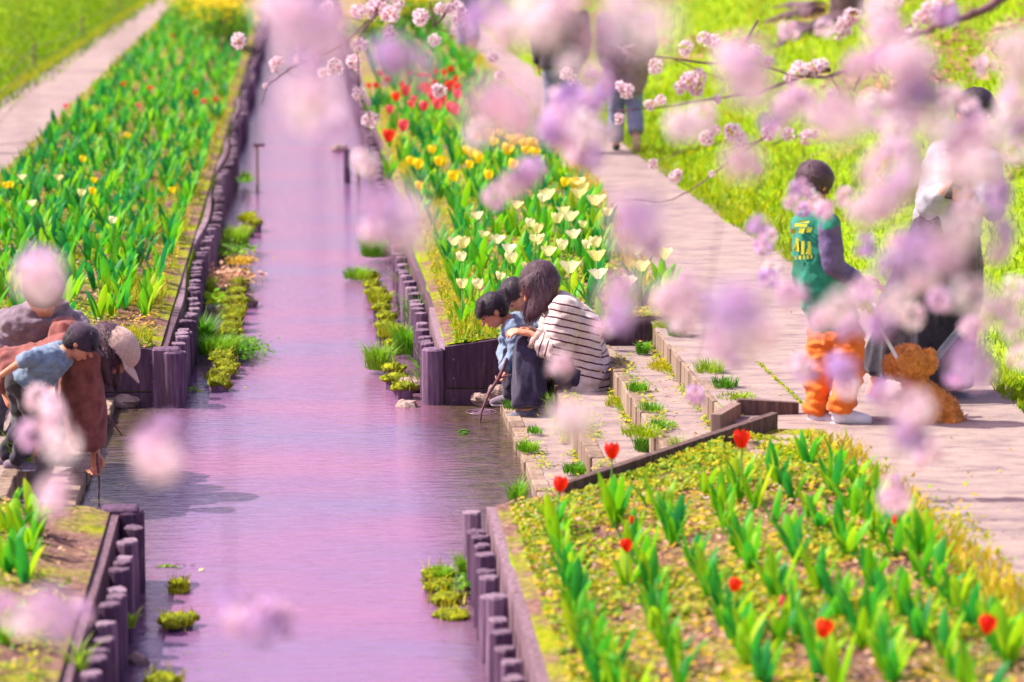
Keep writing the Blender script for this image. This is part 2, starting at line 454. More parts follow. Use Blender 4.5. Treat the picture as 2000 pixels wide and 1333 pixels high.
# water with fine ripples
mb = MB(); wy = [3 + i * .5 for i in range(40)] + [23 + i * 2 for i in range(60)] + [200, 400]
for y in wy:
    for x in (-2.31, XL, 0, XR, 2.03): mb.v.append((x if Y0 < y < Y1 or abs(x) < 1 else (XL - .02 if x < 0 else XR + .02), y, 0.0))
for j in range(len(wy) - 1):
    for i in range(4): a = j * 5 + i; mb.f.append((a, a + 1, a + 6, a + 5)); mb.m.append(0)
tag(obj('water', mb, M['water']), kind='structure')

def strip(name, ylist, xl, xr, dz, mat, nxs=8, nz=0.0, zf=None):
    mb = MB()
    for y in ylist:
        a, b = xl(y), xr(y)
        for i in range(nxs + 1):
            x = a + (b - a) * i / nxs
            mb.v.append((x, y, (zf or G)(x) + dz + (nz * mnoise.noise(Vector((x * 5, y * 5, 1))) if nz and 0 < i < nxs else 0)))
    for j in range(len(ylist) - 1):
        for i in range(nxs):
            a = j * (nxs + 1) + i; mb.f.append((a, a + 1, a + nxs + 2, a + nxs + 1)); mb.m.append(0)
    return tag(obj(name, mb, mat, smooth=True), kind='structure')
BEDR = [(5, 2.45), (11, 2.48), (12.9, 2.40), (13.5, 2.38), (13.7, 2.03), (17.6, 2.0), (17.75, 2.1), (18.2, 2.24), (20.5, 2.18), (22.4, 2.25), (27, 2.42), (40, 2.5), (90, 2.5)]
PATHR = [(5, 3.5), (16, 3.5), (18, 3.36), (23, 3.22), (29, 3.15), (40, 3.12), (90, 3.1)]
PLR = [(5, -2.5), (90, -2.62)]
PLL = [(5, -3.7), (36, -3.62), (70, -3.3), (90, -3.2)]
def wob(y, k): return .035 * math.sin(y * 2.1 + k) + .03 * math.sin(y * 5.3 + 2 * k)
yl = [5 + .35 * i for i in range(90)] + [36.5 + i * 1.5 for i in range(50)]
strip('footpath', yl, lambda y: lerp(BEDR, y), lambda y: lerp(PATHR, y) + wob(y, 1) * 1.4, .006, M['path'])
strip('footpath', yl, lambda y: lerp(PLL, y) + wob(y, 2) * 1.5, lambda y: lerp(PLR, y) + wob(y, 4), .006, M['path'])
yb = [Y1 + .1 + .25 * i for i in range(60)] + [33 + i for i in range(55)]
strip('flower_bed', yb, lambda y: XR + .05, lambda y: lerp(BEDR, y) + wob(y, 3) * .7, .02, M['soil'], 16, .025)
strip('flower_bed', yb, lambda y: lerp(PLR, y) + wob(y, 4), lambda y: XL - .05, .02, M['soil'], 16, .025)
yf = [5 + .2 * i for i in range(40)] + [Y0 - .03]
strip('flower_bed', yf, lambda y: XR + .05, lambda y: lerp(BEDR, y) + wob(y, 3) * .7, .02, M['soil'], 16, .02)
strip('flower_bed', yf, lambda y: lerp(PLR, y) + wob(y, 4), lambda y: XL - .05, .02, M['soil'], 16, .02)
# corner of the front bed behind the diagonal board
mb = MB()
c0, c1, c2, c3 = (XR + .08, Y0 - .04), (1.10, Y0 - .06), (2.17, 14.0), (2.40, 13.98)
c4 = (2.38, Y0 - .04)
poly = [c0, (XR + .08, Y0), c1, c2, c3, c4]
mb.v = [(x, y, G(x) + .016) for x, y in poly] + [(x, y, -.3) for x, y in poly]
n = len(poly); mb.f = [tuple(range(n))[::-1]] + [(i, (i + 1) % n, n + (i + 1) % n, n + i) for i in range(n)]; mb.m = [0] * len(mb.f)
tag(obj('flower_bed', mb, M['soil']), kind='structure')

# ------------------------------------------------------------------ steps of timber blocks down to the water
def steps(side):
    st = tag(empty('waterside_steps', (side * 1.5, 15.3, 0)), kind='structure')
    lv = [(1.11, .06), (1.39, .20), (1.69, .335), (2.0, .462)]
    for i, (x, z) in enumerate(lv):
        xe = (lv[i + 1][0] if i < 3 else 2.15)
        ya, yb_ = Y0 + .02, Y1 - .03
        if i == 3: xe = 2.03 if side > 0 else 2.31
        if i < 3 or side < 0:
            mb = MB(); mb.box(((x + .065 + xe + .02) / 2 * side, (ya + yb_) / 2, (z - .004 - .3) / 2), (xe - x - .045, yb_ - ya, z - .004 + .3))
            obj('tread', mb, M['path'], st, world=True)
        y = ya; proto = None
        while y < yb_ - .05:
            w = R_.uniform(.135, .185); w = min(w, yb_ - y)
            mb = MB(); hz = z + .3 + R_.uniform(-.005, .005)
            mb.bbox((0, 0, hz / 2 - .3), (.075 + R_.uniform(-.006, .006), w - .004, hz), .005)
            o = obj('riser_block', mb, M['post'], st)
            o.location = Vector(((x + .036 + R_.uniform(-.006, .006)) * side, y + w / 2, 0)) - st.location
            y += w
    return st
steps(1); steps(-1)

# ------------------------------------------------------------------ timber revetments: stakes standing against a plank
def stake_mesh(seed, h=1.0, r=.044):
    q = random.Random(seed); mb = MB(); n = 8; k = 0
    rr = [r * (1 + q.uniform(-.12, .12)) for _ in range(n)]
    for z, s in ((-.4, 1), (-.05, 1.0), (h - .006, 1), (h, .90)):
        for j in range(n):
            a = 2 * math.pi * j / n + .2
            mb.v.append((rr[j] * s * math.cos(a), rr[j] * s * math.sin(a) * .9, z + (q.uniform(-.004, .004) if z > .1 else 0)))
    for i in range(3):
        for j in range(n): mb.f.append((i * n + j, i * n + (j + 1) % n, (i + 1) * n + (j + 1) % n, (i + 1) * n + j)); mb.m.append(0)
    mb.f.append(tuple(range(3 * n, 4 * n))); mb.m.append(1)
    for i_ in range(2 * n, 3 * n): mb.m[i_] = 1
    return mb
STK = [stake_mesh(i, .30) for i in range(6)]
STKM = [m.mesh('stake', [M['stake'], M['lit_end_grain']], False) for m in STK]
STKA = [arrays(m) for m in STK]
def revetment(label, side, ya, yb_, near=150, curve=None):
    xe = XR if side > 0 else XL
    rt = tag(empty('timber_revetment', (xe, ya, 0)), label, 'timber edging', 'staked timber edgings along the water')
    y = ya + .07; k = 0; Ms = []; far = {i: [] for i in range(6)}
    while y < yb_:
        i = R_.randrange(6); dx = (curve(y) if curve else 0) + R_.uniform(-.008, .008)
        loc = Vector((xe - side * .052 + dx, y, R_.uniform(-.04, .014))); rz = R_.uniform(0, 6.28); tl = R_.uniform(-.025, .025)
        if k < near:
            o = link('stake', STKM[i], rt); o.location = loc - rt.location; o.rotation_euler = (R_.uniform(-.02, .02), tl, rz); o.scale.z = 1
        else: far[i].append(TM(loc - rt.location, rz))
        k += 1; y += R_.uniform(.17, .235) if R_.random() < .85 else R_.uniform(.13, .15)
    if any(far.values()):
        it = [(STKA[i], far[i], [0] * len(far[i])) for i in far if far[i]]
        o = link('distant_stakes', merge('distant_stakes', it, [M['stake'], M['lit_end_grain']]), rt); o['kind'] = 'stuff'
    # the plank behind, in lengths
    y = ya
    while y < yb_:
        y2 = min(y + (1.82 if y < 40 else 9), yb_)
        mb = MB(); nseg = 6
        for s_ in range(nseg + 1):
            yy = y + (y2 - y) * s_ / nseg; dx = (curve(yy) if curve else 0)
            for xx, zz in ((.012, -.3), (.012, .31), (.055, .312), (.055, -.3)):
                mb.v.append((xe + side * xx + dx - rt.location.x, yy - rt.location.y + (-.006 if s_ == nseg else 0), zz + .004 * math.sin(yy * 3)))
        for s_ in range(nseg):
            for j in range(4): mb.f.append((s_ * 4 + j, s_ * 4 + (j + 1) % 4, s_ * 4 + 4 + (j + 1) % 4, s_ * 4 + 4 + j)); mb.m.append(0)
        mb.f += [(3, 2, 1, 0), (nseg * 4, nseg * 4 + 1, nseg * 4 + 2, nseg * 4 + 3)]; mb.m += [0, 0]
        obj('edging_board', mb, M['board'], rt)
        y = y2
    return rt
def wavy(a): return lambda y: a * math.sin((y - Y1) * 1.05) * cl((y - 18.5) / 2)
revetment('dark staked timber edging of the left flower bed beyond the left steps', -1, Y1, 72, 150, wavy(.03))
revetment('short staked timber edging at the near left corner below the left steps', -1, 6, Y0, 150)
revetment('dark staked timber edging along the tulip bed behind the seated woman', 1, Y1, 72, 150, wavy(.022))
revetment('staked timber edging in front of the sparse red tulip bed', 1, 6, Y0, 150)
# end boards across the beds at the landing
def endwall(label, side, y, x0, x1, face):
    rt = tag(empty('end_boards', (side * x0, y, 0)), label, 'retaining boards', 'board walls closing the flower beds')
    for k, (za, zb) in enumerate(((-.3, .085), (.093, None))):
        mb = MB(); n_ = 8
        for i in range(n_ + 1):
            x = x0 + (x1 - x0) * i / n_; zt = zb if zb is None else za
            top = (G(side * x) + .025) if zb is None else zb
            for yy, zz in ((-.022, za), (.022, za), (.022, top), (-.022, top)): mb.v.append((side * x - rt.location.x, yy, zz))
        for i in range(n_):
            for j in range(4): mb.f.append((i * 4 + j, i * 4 + (j + 1) % 4, i * 4 + 4 + (j + 1) % 4, i * 4 + 4 + j)); mb.m.append(0)
        mb.f += [(0, 1, 2, 3), (n_ * 4 + 3, n_ * 4 + 2, n_ * 4 + 1, n_ * 4)]; mb.m += [0, 0]
        obj('board', mb, M['endboard'], rt)
    mb = MB(); mb.tube([(0, 0, -.4), (0, 0, .315), (0, 0, .325)], [.065, .065, .055], 12)
    o = obj('corner_post', mb, M['stake'], rt); o.location = (-side * .07, -.01 * face, 0)
    if side < 0:
        mb = MB(); mb.bbox((0, 0, -.03), (.16, .12, .74), .01); obj('corner_post', mb, M['stake'], rt).location = (.03, .02, 0)
    # nail heads
    mb = MB()
    for zz in (.02, .15, .26):
        mb.tube([(side * .05, -.022, zz), (side * .05, -.026, zz)], .006, 6)
    obj('nail', mb, M['stone'], rt)
    return rt
endwall('dark board wall with thick corner post left of the crouching child', 1, Y1 - .0, .80, 2.0, 1)
endwall('dark board wall below the left tulip bed next to the tan cap', -1, Y1 - .0, .84, 2.32, 1)
endwall('board wall closing the near left bed, facing away', -1, Y0 - .03, .84, 2.3, -1)
# boards at the back of the front bed
def plank(label, a, b, z0, z1, th=.035):
    a, b = Vector(a), Vector(b); d = b - a; mb = MB()
    mb.bbox((0, 0, (z0 + z1) / 2), (d.length, th, z1 - z0), .005)
    za, zb_ = G(a.x) + .085, G(b.x) + z1
    mb.v = [(x, y, (za + (zb_ - za) * (x / d.length + .5)) - (0 if z > (z0 + z1) / 2 else .30)) for x, y, z in mb.v]
    o = obj('edging_plank', mb, M['plank']); o.location = ((a.x + b.x) / 2, (a.y + b.y) / 2, 0); o.rotation_euler.z = math.atan2(d.y, d.x)
    return tag(o, label, 'plank', 'planks closing the front bed')
plank('long diagonal plank between the steps and the sparse red tulips', (1.09, 12.98), (2.18, 14.03), -.25, .09, .04)
plank('short plank lying beside the path at the top corner of the front bed', (1.90, 14.02), (2.05, 14.42), -.25, .07, .05)
plank('short plank with moss running on towards the boy in orange trousers', (2.06, 14.45), (2.36, 14.47), -.25, .06, .04)

# ------------------------------------------------------------------ old mossy stumps in the water
def U2(a, b): return R_.uniform(a, b)
def stump_row(label, pts, r=.060, group='mossy stump rows in the water'):
    p0 = JZ(pts[0][0], pts[0][1], .05)
    rt = tag(empty('mossy_stump_row', (p0.x, p0.y, 0)), label, 'mossy stumps', group)
    fz = []
    for (px, py, z, s) in pts:
        z += U2(-.025, .02); px += U2(-5, 5)
        p = JZ(px, py, z); mb = MB(); rr = r * s
        mb.tube([(0, 0, -.3), (0, 0, z - .03), (0, 0, z)], [rr, rr, rr * .8], 9)
        o = obj('stump', mb, M['stake'], rt); o.location = Vector((p.x, p.y, 0)) - rt.location; o.rotation_euler = (R_.uniform(-.06, .06), R_.uniform(-.06, .06), 0)
        cap = MB(); cap.ell((0, 0, z - .010), (rr * 1.15, rr * 1.1, .030), None, 16, 9)
        for _ in range(3): cap.ell((U2(-rr, rr), U2(-rr, rr), z - .015 + U2(-.01, .008)), (rr * U2(.4, .75), rr * U2(.4, .7), .022), None, 9, 6)
        for _ in range(70):
            a_ = U2(0, 6.28); q_ = rr * 1.25 * R_.random() ** .5; fz.append((p.x + q_ * math.cos(a_), p.y + q_ * math.sin(a_), z + U2(-.02, .022)))
        cap.v = [(x + .022 * mnoise.noise(Vector((x * 40, y * 40, w * 40 + px))), y + .012 * mnoise.noise(Vector((x * 40 + 5, y * 40, w * 40 + px))), w + .012 * mnoise.noise(Vector((x * 30, y * 30, px)))) for x, y, w in cap.v]
        obj('moss_cap', cap, M['moss'], rt, smooth=False).location = o.location
    blades('moss_sprigs', [(a - p0.x + U2(-.02, .02), b - p0.y + U2(-.04, .04), c - .02) for a, b, c in fz[::2]], .05, .008, M['mossy_blade'], 1.2, parent=rt)
    fo = leaflets('moss_fuzz', [(a - p0.x, b - p0.y, c) for a, b, c in fz], .016, M['mossy_blade'], 'stuff', rt, 1.2)
    return rt
L1 = [(488, 418, .12, .9), (492, 432, .10, 1), (478, 446, .10, 1), (460, 452, .09, 1), (474, 530, .08, .9), (470, 550, .10, .9), (464, 566, .11, 1), (462, 583, .12, 1.05), (461, 600, .12, 1), (460, 616, .10, 1), (455, 632, .10, 1), (446, 644, .10, 1.1), (440, 660, .09, 1), (436, 676, .09, 1), (432, 692, .09, 1), (443, 708, .08, 1), (437, 722, .07, 1), (420, 732, .06, 1), (431, 744, .05, 1)]
stump_row('row of mossy stumps standing off the left timber edging', L1)
Rw = [(722, 537, .07, .8), (727, 552, .09, .9), (735, 566, .10, 1), (740, 582, .11, 1), (745, 598, .11, 1), (750, 614, .10, 1), (755, 632, .10, 1.05), (762, 650, .09, 1), (768, 668, .09, .9), (766, 715, .07, 1), (772, 735, .08, 1.1), (790, 752, .07, 1)]
stump_row('row of mossy stumps standing off the right timber edging near the children', Rw)
stump_row('four low mossy stumps beside the near right timber edging', [(860, 1118, .035, 1.1), (850, 1140, .03, .95), (872, 1165, .025, .9), (880, 1198, .02, .95)])
stump_row('mossy stumps lined up in the open water at the near left', [(350, 1138, .022, .6), (351, 1156, .025, .7), (345, 1208, .03, 1.0), (322, 1326, .03, 1.0)])
def rock(label, px, py, z, r, mat='stone', cat='rock', name='rock'):
    p = JZ(px, py, 0 if z is None else z); mb = MB(); mb.ell((0, 0, 0), (r, r * .8, r * .6), None, 14, 9)
    sd = px * .37
    mb.v = [tuple(Vector(v) * (1 + .35 * mnoise.noise(Vector(v) * (2.2 / r) + Vector((sd, 0, 0))))) for v in mb.v]
    o = obj(name, mb, M[mat], smooth=False); o.location = p; return tag(o, label, cat)
rock('brown mossy rock at the foot of the stump row left of the corner post', 803, 752, .04, .085)
rock('flat dark stone in the water just before the brown rock', 795, 795, .0, .07)
rock('small rounded stone where the stick meets the water', 945, 783, .03, .075)
rock('square pale stone under the crouching child', 978, 768, .08, .085)
rock('dark stone ledge reaching into the water below the dead leaves', 478, 590, .03, .10)
rock('dark stone under the far right timber edging', 662, 290, .03, .09)
rock('pale brown block at the foot of the left board wall', 245, 785, .03, .09)
rock('brown block beneath the tan cap', 190, 725, .15, .10)
rock('tawny pebble in the shallow water at the bottom left', 268, 1290, .01, .045)
# posts standing in the water
def postw(label, px, py, h, r, cross=True):
    p = JZ(px, py, 0); mb = MB(); mb.tube([(0, 0, -.3), (0, 0, h)], r, 8)
    rt = tag(empty('water_post', p), label, 'post'); obj('shaft', mb, M['stake'] if r > .02 else M['post'], rt)
    if cross:
        mb = MB(); mb.box((.02, 0, h + .01), (.11, .03, .03)); obj('crossbar', mb, M['twig'], rt)
postw('thin wooden post with small dark crossbar standing in the far left water', 503, 378, .46, .014)
postw('thick dark post under the pink bud at the far right edging', 678, 358, .34, .035, False)
postw('thin dark post beside the thick one under the pink bud', 700, 352, .30, .02, False)

# low wire fence on the left bank
rt = tag(empty('wire_fence', P(68, 145)), 'low wire fence on the bright green left bank', 'fence')
tops = []
for px, py, h in ((162, 82, .38), (68, 146, .38), (-60, 250, .38), (235, 30, .38), (290, -8, .38)):
    p = P(px, py); mb = MB(); mb.tube([(0, 0, -.1), (0, 0, h), (0, 0, h + .03)], [.013, .013, .02], 6)
    obj('post', mb, M['twig'], rt).location = p - rt.location; tops.append((px, p + Vector((0, 0, h))))
tops.sort(key=lambda a: a[0])
for k_, up in enumerate((0, -.17)):
    mb = MB(); path = []
    for (a, p), (b, q) in zip(tops, tops[1:]):
        for i in range(7):
            t_ = i / 7; path.append(p.lerp(q, t_) + Vector((0, 0, up - .10 * 4 * t_ * (1 - t_))) - rt.location)
    path.append(tops[-1][1] - rt.location + Vector((0, 0, up))); mb.tube(path, .005, 5); obj('wire', mb, M['twig'], rt)
mb = MB()

# ------------------------------------------------------------------ tulips
def leaf_mb(seed):
    q = random.Random(seed); mb = MB(); n = 6; L = q.uniform(.17, .25); w = q.uniform(.013, .025); bend = q.uniform(.15, .75); tw = q.uniform(-.5, .5)
    for i in range(n + 1):
        t = i / n; ang = bend * t * t * 1.5
        r = .008 + L * (t * .22 + .35 * bend * t * t); z = L * t * (1 - .28 * bend * t * t * 1.3)
        ww = w * (math.sin(math.pi * min(1, .12 + .88 * t)) ** .7) if i < n else .001
        a = tw * t
        for s in (-1, 0, 1):
            y = s * ww; x = r + (-.35 * ww if s == 0 else .1 * ww)
            mb.v.append((x, y * math.cos(a), z + y * math.sin(a) * .6))
    for i in range(n):
        for s in range(2): a = i * 3 + s; mb.f.append((a, a + 1, a + 4, a + 3)); mb.m.append(0)
    return mb
def bloom_mb(kind, seed):
    q = random.Random(seed); mb = MB()
    H, Rr, op, wk = dict(closed=(.056, .026, .05, 1.0), cup=(.055, .027, .30, .98), open=(.054, .029, .85, 1.0), bud=(.042, .010, 0, 1.0))[kind]
    for p in range(6):
        a0 = p * math.pi / 3 + q.uniform(-.08, .08); rk = 1 if p % 2 else .93; opn = op * q.uniform(.8, 1.25); nv = 5; k = len(mb.v)
        for i in range(nv + 1):
            v = i / nv
            r = Rr * rk * math.sin(math.pi * (.14 + .62 * v)) + opn * Rr * v ** 2.2
            z = H * (v ** .85) * (1 - .14 * opn * v)
            w = wk * .62 * (1 - v ** 5) ** .5 if i < nv else .03
            
            for s in (-1, 0, 1): mb.v.append((r * math.cos(a0 + s * w) * (1.04 if s == 0 else 1), r * math.sin(a0 + s * w) * (1.04 if s == 0 else 1), z + (.003 if s == 0 else 0)))
        for i in range(nv):
            for s in range(2): a = k + i * 3 + s; mb.f.append((a, a + 1, a + 4, a + 3)); mb.m.append(0)
    return mb
LEAF = [leaf_mb(i) for i in range(8)]
LEAFM = [m.mesh('leaf', [M['tulip_leaf']], True) for m in LEAF]
BLM = {}; BLA = {}
for kd in ('closed', 'cup', 'open', 'bud'):
    for c in ('red', 'pinkp', 'yellow', 'cream', 'bud'):
        BLM[kd, c] = [bloom_mb(kd, s).mesh('bloom', [M[c]], True) for s in range(3)]
    BLA[kd] = bloom_mb(kd, 1)
def stem_mb(h, seed=0):
    mb = MB(); mb.tube([(0, 0, -.02), (.004, 0, h * .5), (0, .003, h)], [.0042, .004, .0035], 5); return mb
STEMM = {round(h, 2): stem_mb(h).mesh('stem', [M['stem']], True) for h in (.12, .16, .20, .22, .24, .26, .28)}
BSC = {'FRB': 1.2, 'red tulips in the right bed': 1.6, 'rose pink tulips in the right bed': 1.5, 'yellow tulips in the right bed': 1.35, 'cream tulips in the right bed': 1.1}
U0 = R_.uniform
# spots: (x, y, colour, kind, stem, n leaves, scale, label, group)
spots = []
def plant(x, y, c=None, kd=None, st=.2, nl=4, sc=1.0, label=None, group=None): spots.append((x, y, c, kd, st, nl, sc, label, group))
def pp(px, py, h): # ground point under a bloom seen at px,py whose height above ground is h
    q = P(px, py, h); return q.x, q.y
# front right bed: rows running back along the bed
FR = [(1085, 950, 'red', 'closed', .22, 'scarlet tulip on the left, just right of the plank end by the water'),
      (1193, 889, 'red', 'closed', .26, 'scarlet tulip standing tall before the pale step treads'),
      (1443, 866, 'red', 'closed', .24, 'scarlet tulip at the plank by the path, left of the white shoes'),
      (1920, 1222, 'red', 'closed', .28, 'large egg shaped red tulip at the near right corner'),
      (1228, 1068, 'red', 'closed', .16, 'small orange red tulip opening low in the left half of the front bed'),
      (1434, 1146, 'red', 'closed', .16, 'small orange tulip bud in the middle of the front bed'),
      (1597, 1233, 'red', 'closed', .16, 'orange red tulip bud low in the near middle of the front bed'),
      (1522, 1168, 'pinkp', 'bud', .16, 'slim pinkish tulip bud in the middle of the front bed'),
      (1750, 1008, 'red', 'bud', .16, 'slim red tulip bud at the path side of the front bed'),
      (1228, 1008, 'red', 'bud', .16, 'slim orange tulip bud above the small orange red tulip')]
for px, py, c, kd, h, lb in FR:
    x, y = pp(px, py, h + .03); plant(x, y, c, kd, h, 5, 1.0 if kd != 'bud' else .9, lb, 'FRB' if h > .2 else None)
used = [(s[0], s[1]) for s in spots]
def ok(x, y, d): 
    for a, b in used:
        if (a - x) ** 2 + ((b - y) * .8) ** 2 < d * d: return False
    return True
def fill(n, fx, fy, d, **k):
    c = 0; tries = 0
    while c < n and tries < n * 30:
        tries += 1; x, y = fx(), None; y = fy()
        if callable(k.get('test')) and not k['test'](x, y): continue
        if ok(x, y, d): used.append((x, y)); c += 1; yield x, y
# planted lines
def order_word(i): return ['first', 'second', 'third', 'fourth', 'fifth', 'sixth', 'seventh', 'eighth', 'ninth', 'tenth', 'eleventh', 'twelfth', 'thirteenth', 'fourteenth', 'fifteenth', 'sixteenth'][i]
for li, (lx0, ly0, lx1, ly1, nn) in enumerate(((1075, 1000, 1170, 1333, 12), (1200, 960, 1340, 1333, 14), (1270, 950, 1500, 1333, 15), (1360, 925, 1640, 1333, 16), (1430, 900, 1760, 1333, 16), (1490, 880, 1900, 1333, 16), (1560, 870, 1990, 1290, 16), (1630, 880, 1840, 1100, 9), (1120, 1180, 1250, 1400, 8))):
    for i in range(nn):
        t = (i + R_.uniform(.2, .8)) / nn; q = P(lx0 + (lx1 - lx0) * t + R_.uniform(-12, 12), ly0 + (ly1 - ly0) * t + 45)
        if ok(q.x, q.y, .07) and q.x > .92 and q.x < lerp(BEDR, q.y) - .06:
            used.append((q.x, q.y)); b = R_.random()
            if b < .35: plant(q.x, q.y, 'bud', 'bud', R_.choice((.12, .16)), R_.choice((5, 6)), R_.uniform(.68, 1.0), 'budding tulip, %s from the planks in the %s planted line from the water' % (order_word(i), order_word(li)))
            else: plant(q.x, q.y, None, None, .12, R_.choice((5, 6, 7)), R_.uniform(.68, 1.0), 'leafy tulip, %s from the planks in the %s planted line from the water' % (order_word(i), order_word(li)))
# front left bed
for px, py in ((30, 1045), (60, 1075), (15, 1110), (50, 1130), (10, 1030), (75, 1035), (10, 1250)):
    q = P(px, py + 20); used.append((q.x, q.y)); plant(q.x, q.y, None, None, .12, 5, 1.05, 'broad leaved tulip without bloom in the near left corner bed', 'leafy tulips in the near left bed')
# right bed: cream tulips
CR = [(882, 478), (900, 492), (901, 519), (944, 462), (972, 475), (930, 430), (905, 560), (940, 565), (1004, 519), (1010, 410), (1050, 478), (1042, 468), (1068, 500), (1092, 494), (1066, 398), (1055, 405), (1095, 425), (1085, 440), (1120, 466), (1112, 440), (1135, 440), (1130, 372), (1140, 380), (1110, 545), (1165, 520), (1145, 486), (1160, 490), (1130, 395), (1175, 392), (1110, 432), (1160, 410), (1030, 545), (970, 545), (990, 500), (1030, 440), (1000, 560), (1190, 430), (1175, 560), (1240, 505), (1295, 515), (1255, 535), (1225, 555)]
for i, (px, py) in enumerate(CR):
    h = R_.choice((.20, .24)); x, y = pp(px, py, h + .03)
    if x > lerp(BEDR, y) - .05 and px < 1200: x = lerp(BEDR, y) - .08
    used.append((x, y)); plant(x, y, 'cream', 'open' if R_.random() < .6 else 'cup', h, 4, R_.uniform(1.0, 1.28), None, 'cream tulips in the right bed')
YE = [(795, 325), (815, 338), (856, 333), (922, 332), (857, 332), (890, 355), (916, 303), (924, 315), (935, 318), (932, 320), (957, 280), (937, 280), (960, 292), (986, 312), (996, 340), (1000, 282), (1010, 283), (1020, 278), (1030, 300), (1022, 288), (1040, 300), (1045, 300), (1032, 305), (973, 268), (1042, 315), (814, 372), (954, 358), (1102, 364), (1120, 372), (838, 305)]
for px, py in YE:
    h = .24; x, y = pp(px, py, h + .03); used.append((x, y)); plant(x, y, 'yellow', 'closed', h, 4, R_.uniform(1.05, 1.25), None, 'yellow tulips in the right bed')
RE = [(757, 172, 'red'), (735, 185, 'red'), (788, 195, 'red'), (822, 180, 'red'), (831, 190, 'red'), (828, 175, 'red'), (880, 155, 'red'), (890, 160, 'red'), (870, 185, 'red'), (720, 178, 'red'), (757, 288, 'red'), (760, 232, 'pinkp'), (783, 264, 'pinkp'), (808, 202, 'pinkp'), (843, 213, 'pinkp'), (825, 223, 'pinkp'), (865, 209, 'pinkp'), (880, 228, 'pinkp'), (890, 200, 'pinkp'), (850, 150, 'red'), (800, 150, 'red'), (892, 240, 'pinkp'), (866, 158, 'red'), (834, 160, 'red'), (745, 160, 'red'), (875, 170, 'red'), (885, 178, 'red'), (838, 200, 'red'), (822, 165, 'red'), (785, 180, 'red'), (805, 215, 'pinkp'), (856, 225, 'pinkp'), (890, 185, 'red'), (770, 205, 'red'), (848, 178, 'red')]
for px, py, c in RE:
    h = .28; x, y = pp(px, py, h + .03); used.append((x, y)); plant(x, y, c, 'closed', h, 4, R_.uniform(1.1, 1.35), None, ('red' if c == 'red' else 'rose pink') + ' tulips in the right bed')
LF = [(341, 375, 'yellow', 'cup'), (184, 353, 'yellow', 'cup'), (181, 372, 'yellow', 'closed'), (160, 318, 'yellow', 'closed'), (249, 267, 'yellow', 'closed'), (292, 171, 'red', 'cup'), (241, 165, 'red', 'closed'), (335, 72, 'red', 'closed'), (128, 208, 'pinkp', 'closed'), (270, 207, 'pinkp', 'closed'), (398, 202, 'pinkp', 'closed'), (110, 350, 'cream', 'open'), (60, 398, 'cream', 'open'), (215, 434, 'cream', 'cup'), (40, 345, 'cream', 'open'), (158, 385, 'cream', 'cup'), (25, 368, 'yellow', 'closed'), (10, 368, 'yellow', 'closed'), (382, 185, 'red', 'closed'), (420, 192, 'red', 'closed')]
LFL = ['yellow tulip at the canal side of the left bed', 'round yellow tulip in the middle of the left bed', 'small yellow tulip just below the round yellow one', 'small golden tulip left of the round yellow one', 'yellow tulip alone high up in the left bed', 'bright orange red tulip alone in the upper left bed', 'small red tulip left of the bright orange red one', 'tiny red tulip at the far end of the left bed', 'pale pink tulip beside the left path', 'pale pink tulip in the midst of upper left leaves', 'pale pink tulip close to the canal in the left bed', 'cream tulip wide open near the left path edge', 'cream tulip blurred at the left path edge', 'cream tulip in the leaves above the grey shirt', 'cream tulip touching the left path', 'pale cream tulip under the round yellow tulip', 'yellow bloom at the far left frame edge', 'yellow bloom on the left rim beside another', 'small red bloom right of the pink ones in the left bed', 'orange red bloom by the far left timber edging']
for (px, py, c, kd), lb in zip(LF, LFL):
    h = .24; x, y = pp(px, py, h + .03); x = min(x, XL - .15); used.append((x, y)); plant(x, y, c, kd, h, 4, R_.uniform(.9, 1.1), lb)
# leafy masses, nearest first
def rowsnap(x, w): return round(x / w) * w
lg = 0
def massfill(side, ya, yb_, n, d, dens=None):
    for x, y in fill(n, lambda: (R_.uniform(.98, 2.35) if side > 0 else -R_.uniform(.98, 2.5)), lambda: ya + (yb_ - ya) * R_.random(), d, test=lambda x, y: (x < lerp(BEDR, y) - .06 if side > 0 else True) and mnoise.noise(Vector((x * 3.2 + 7, y * .9, 3))) > (-.28 if side < 0 else -.16)):
        xx = x + .4 * (rowsnap(x, .24) - x)
        b = R_.random(); side_ = 'left' if side < 0 else 'right'
        if b < .25: plant(xx, y, 'bud', 'bud', R_.choice((.20, .24)), 4, R_.uniform(.85, 1.15), 'upright tulip with slim closed bud in the dense %s bed' % side_, 'budding tulips in the %s bed' % side_)
        else: plant(xx, y, None, None, .2, 5, R_.uniform(.85, 1.25), 'upright leafy tulip without bloom in the dense %s bed' % side_, 'leafy tulips in the %s bed' % side_)
massfill(-1, Y1 + .15, 22, 130, .10)
massfill(-1, 22, 32, 300, .11)
massfill(-1, 32, 62, 520, .15)
massfill(1, Y1 + .5, 24, 75, .12)
massfill(1, 24, 36, 230, .12)
massfill(1, 36, 60, 260, .16)
spots.sort(key=lambda s: s[1] - (.0 if s[2] in (None, 'bud') else 14))
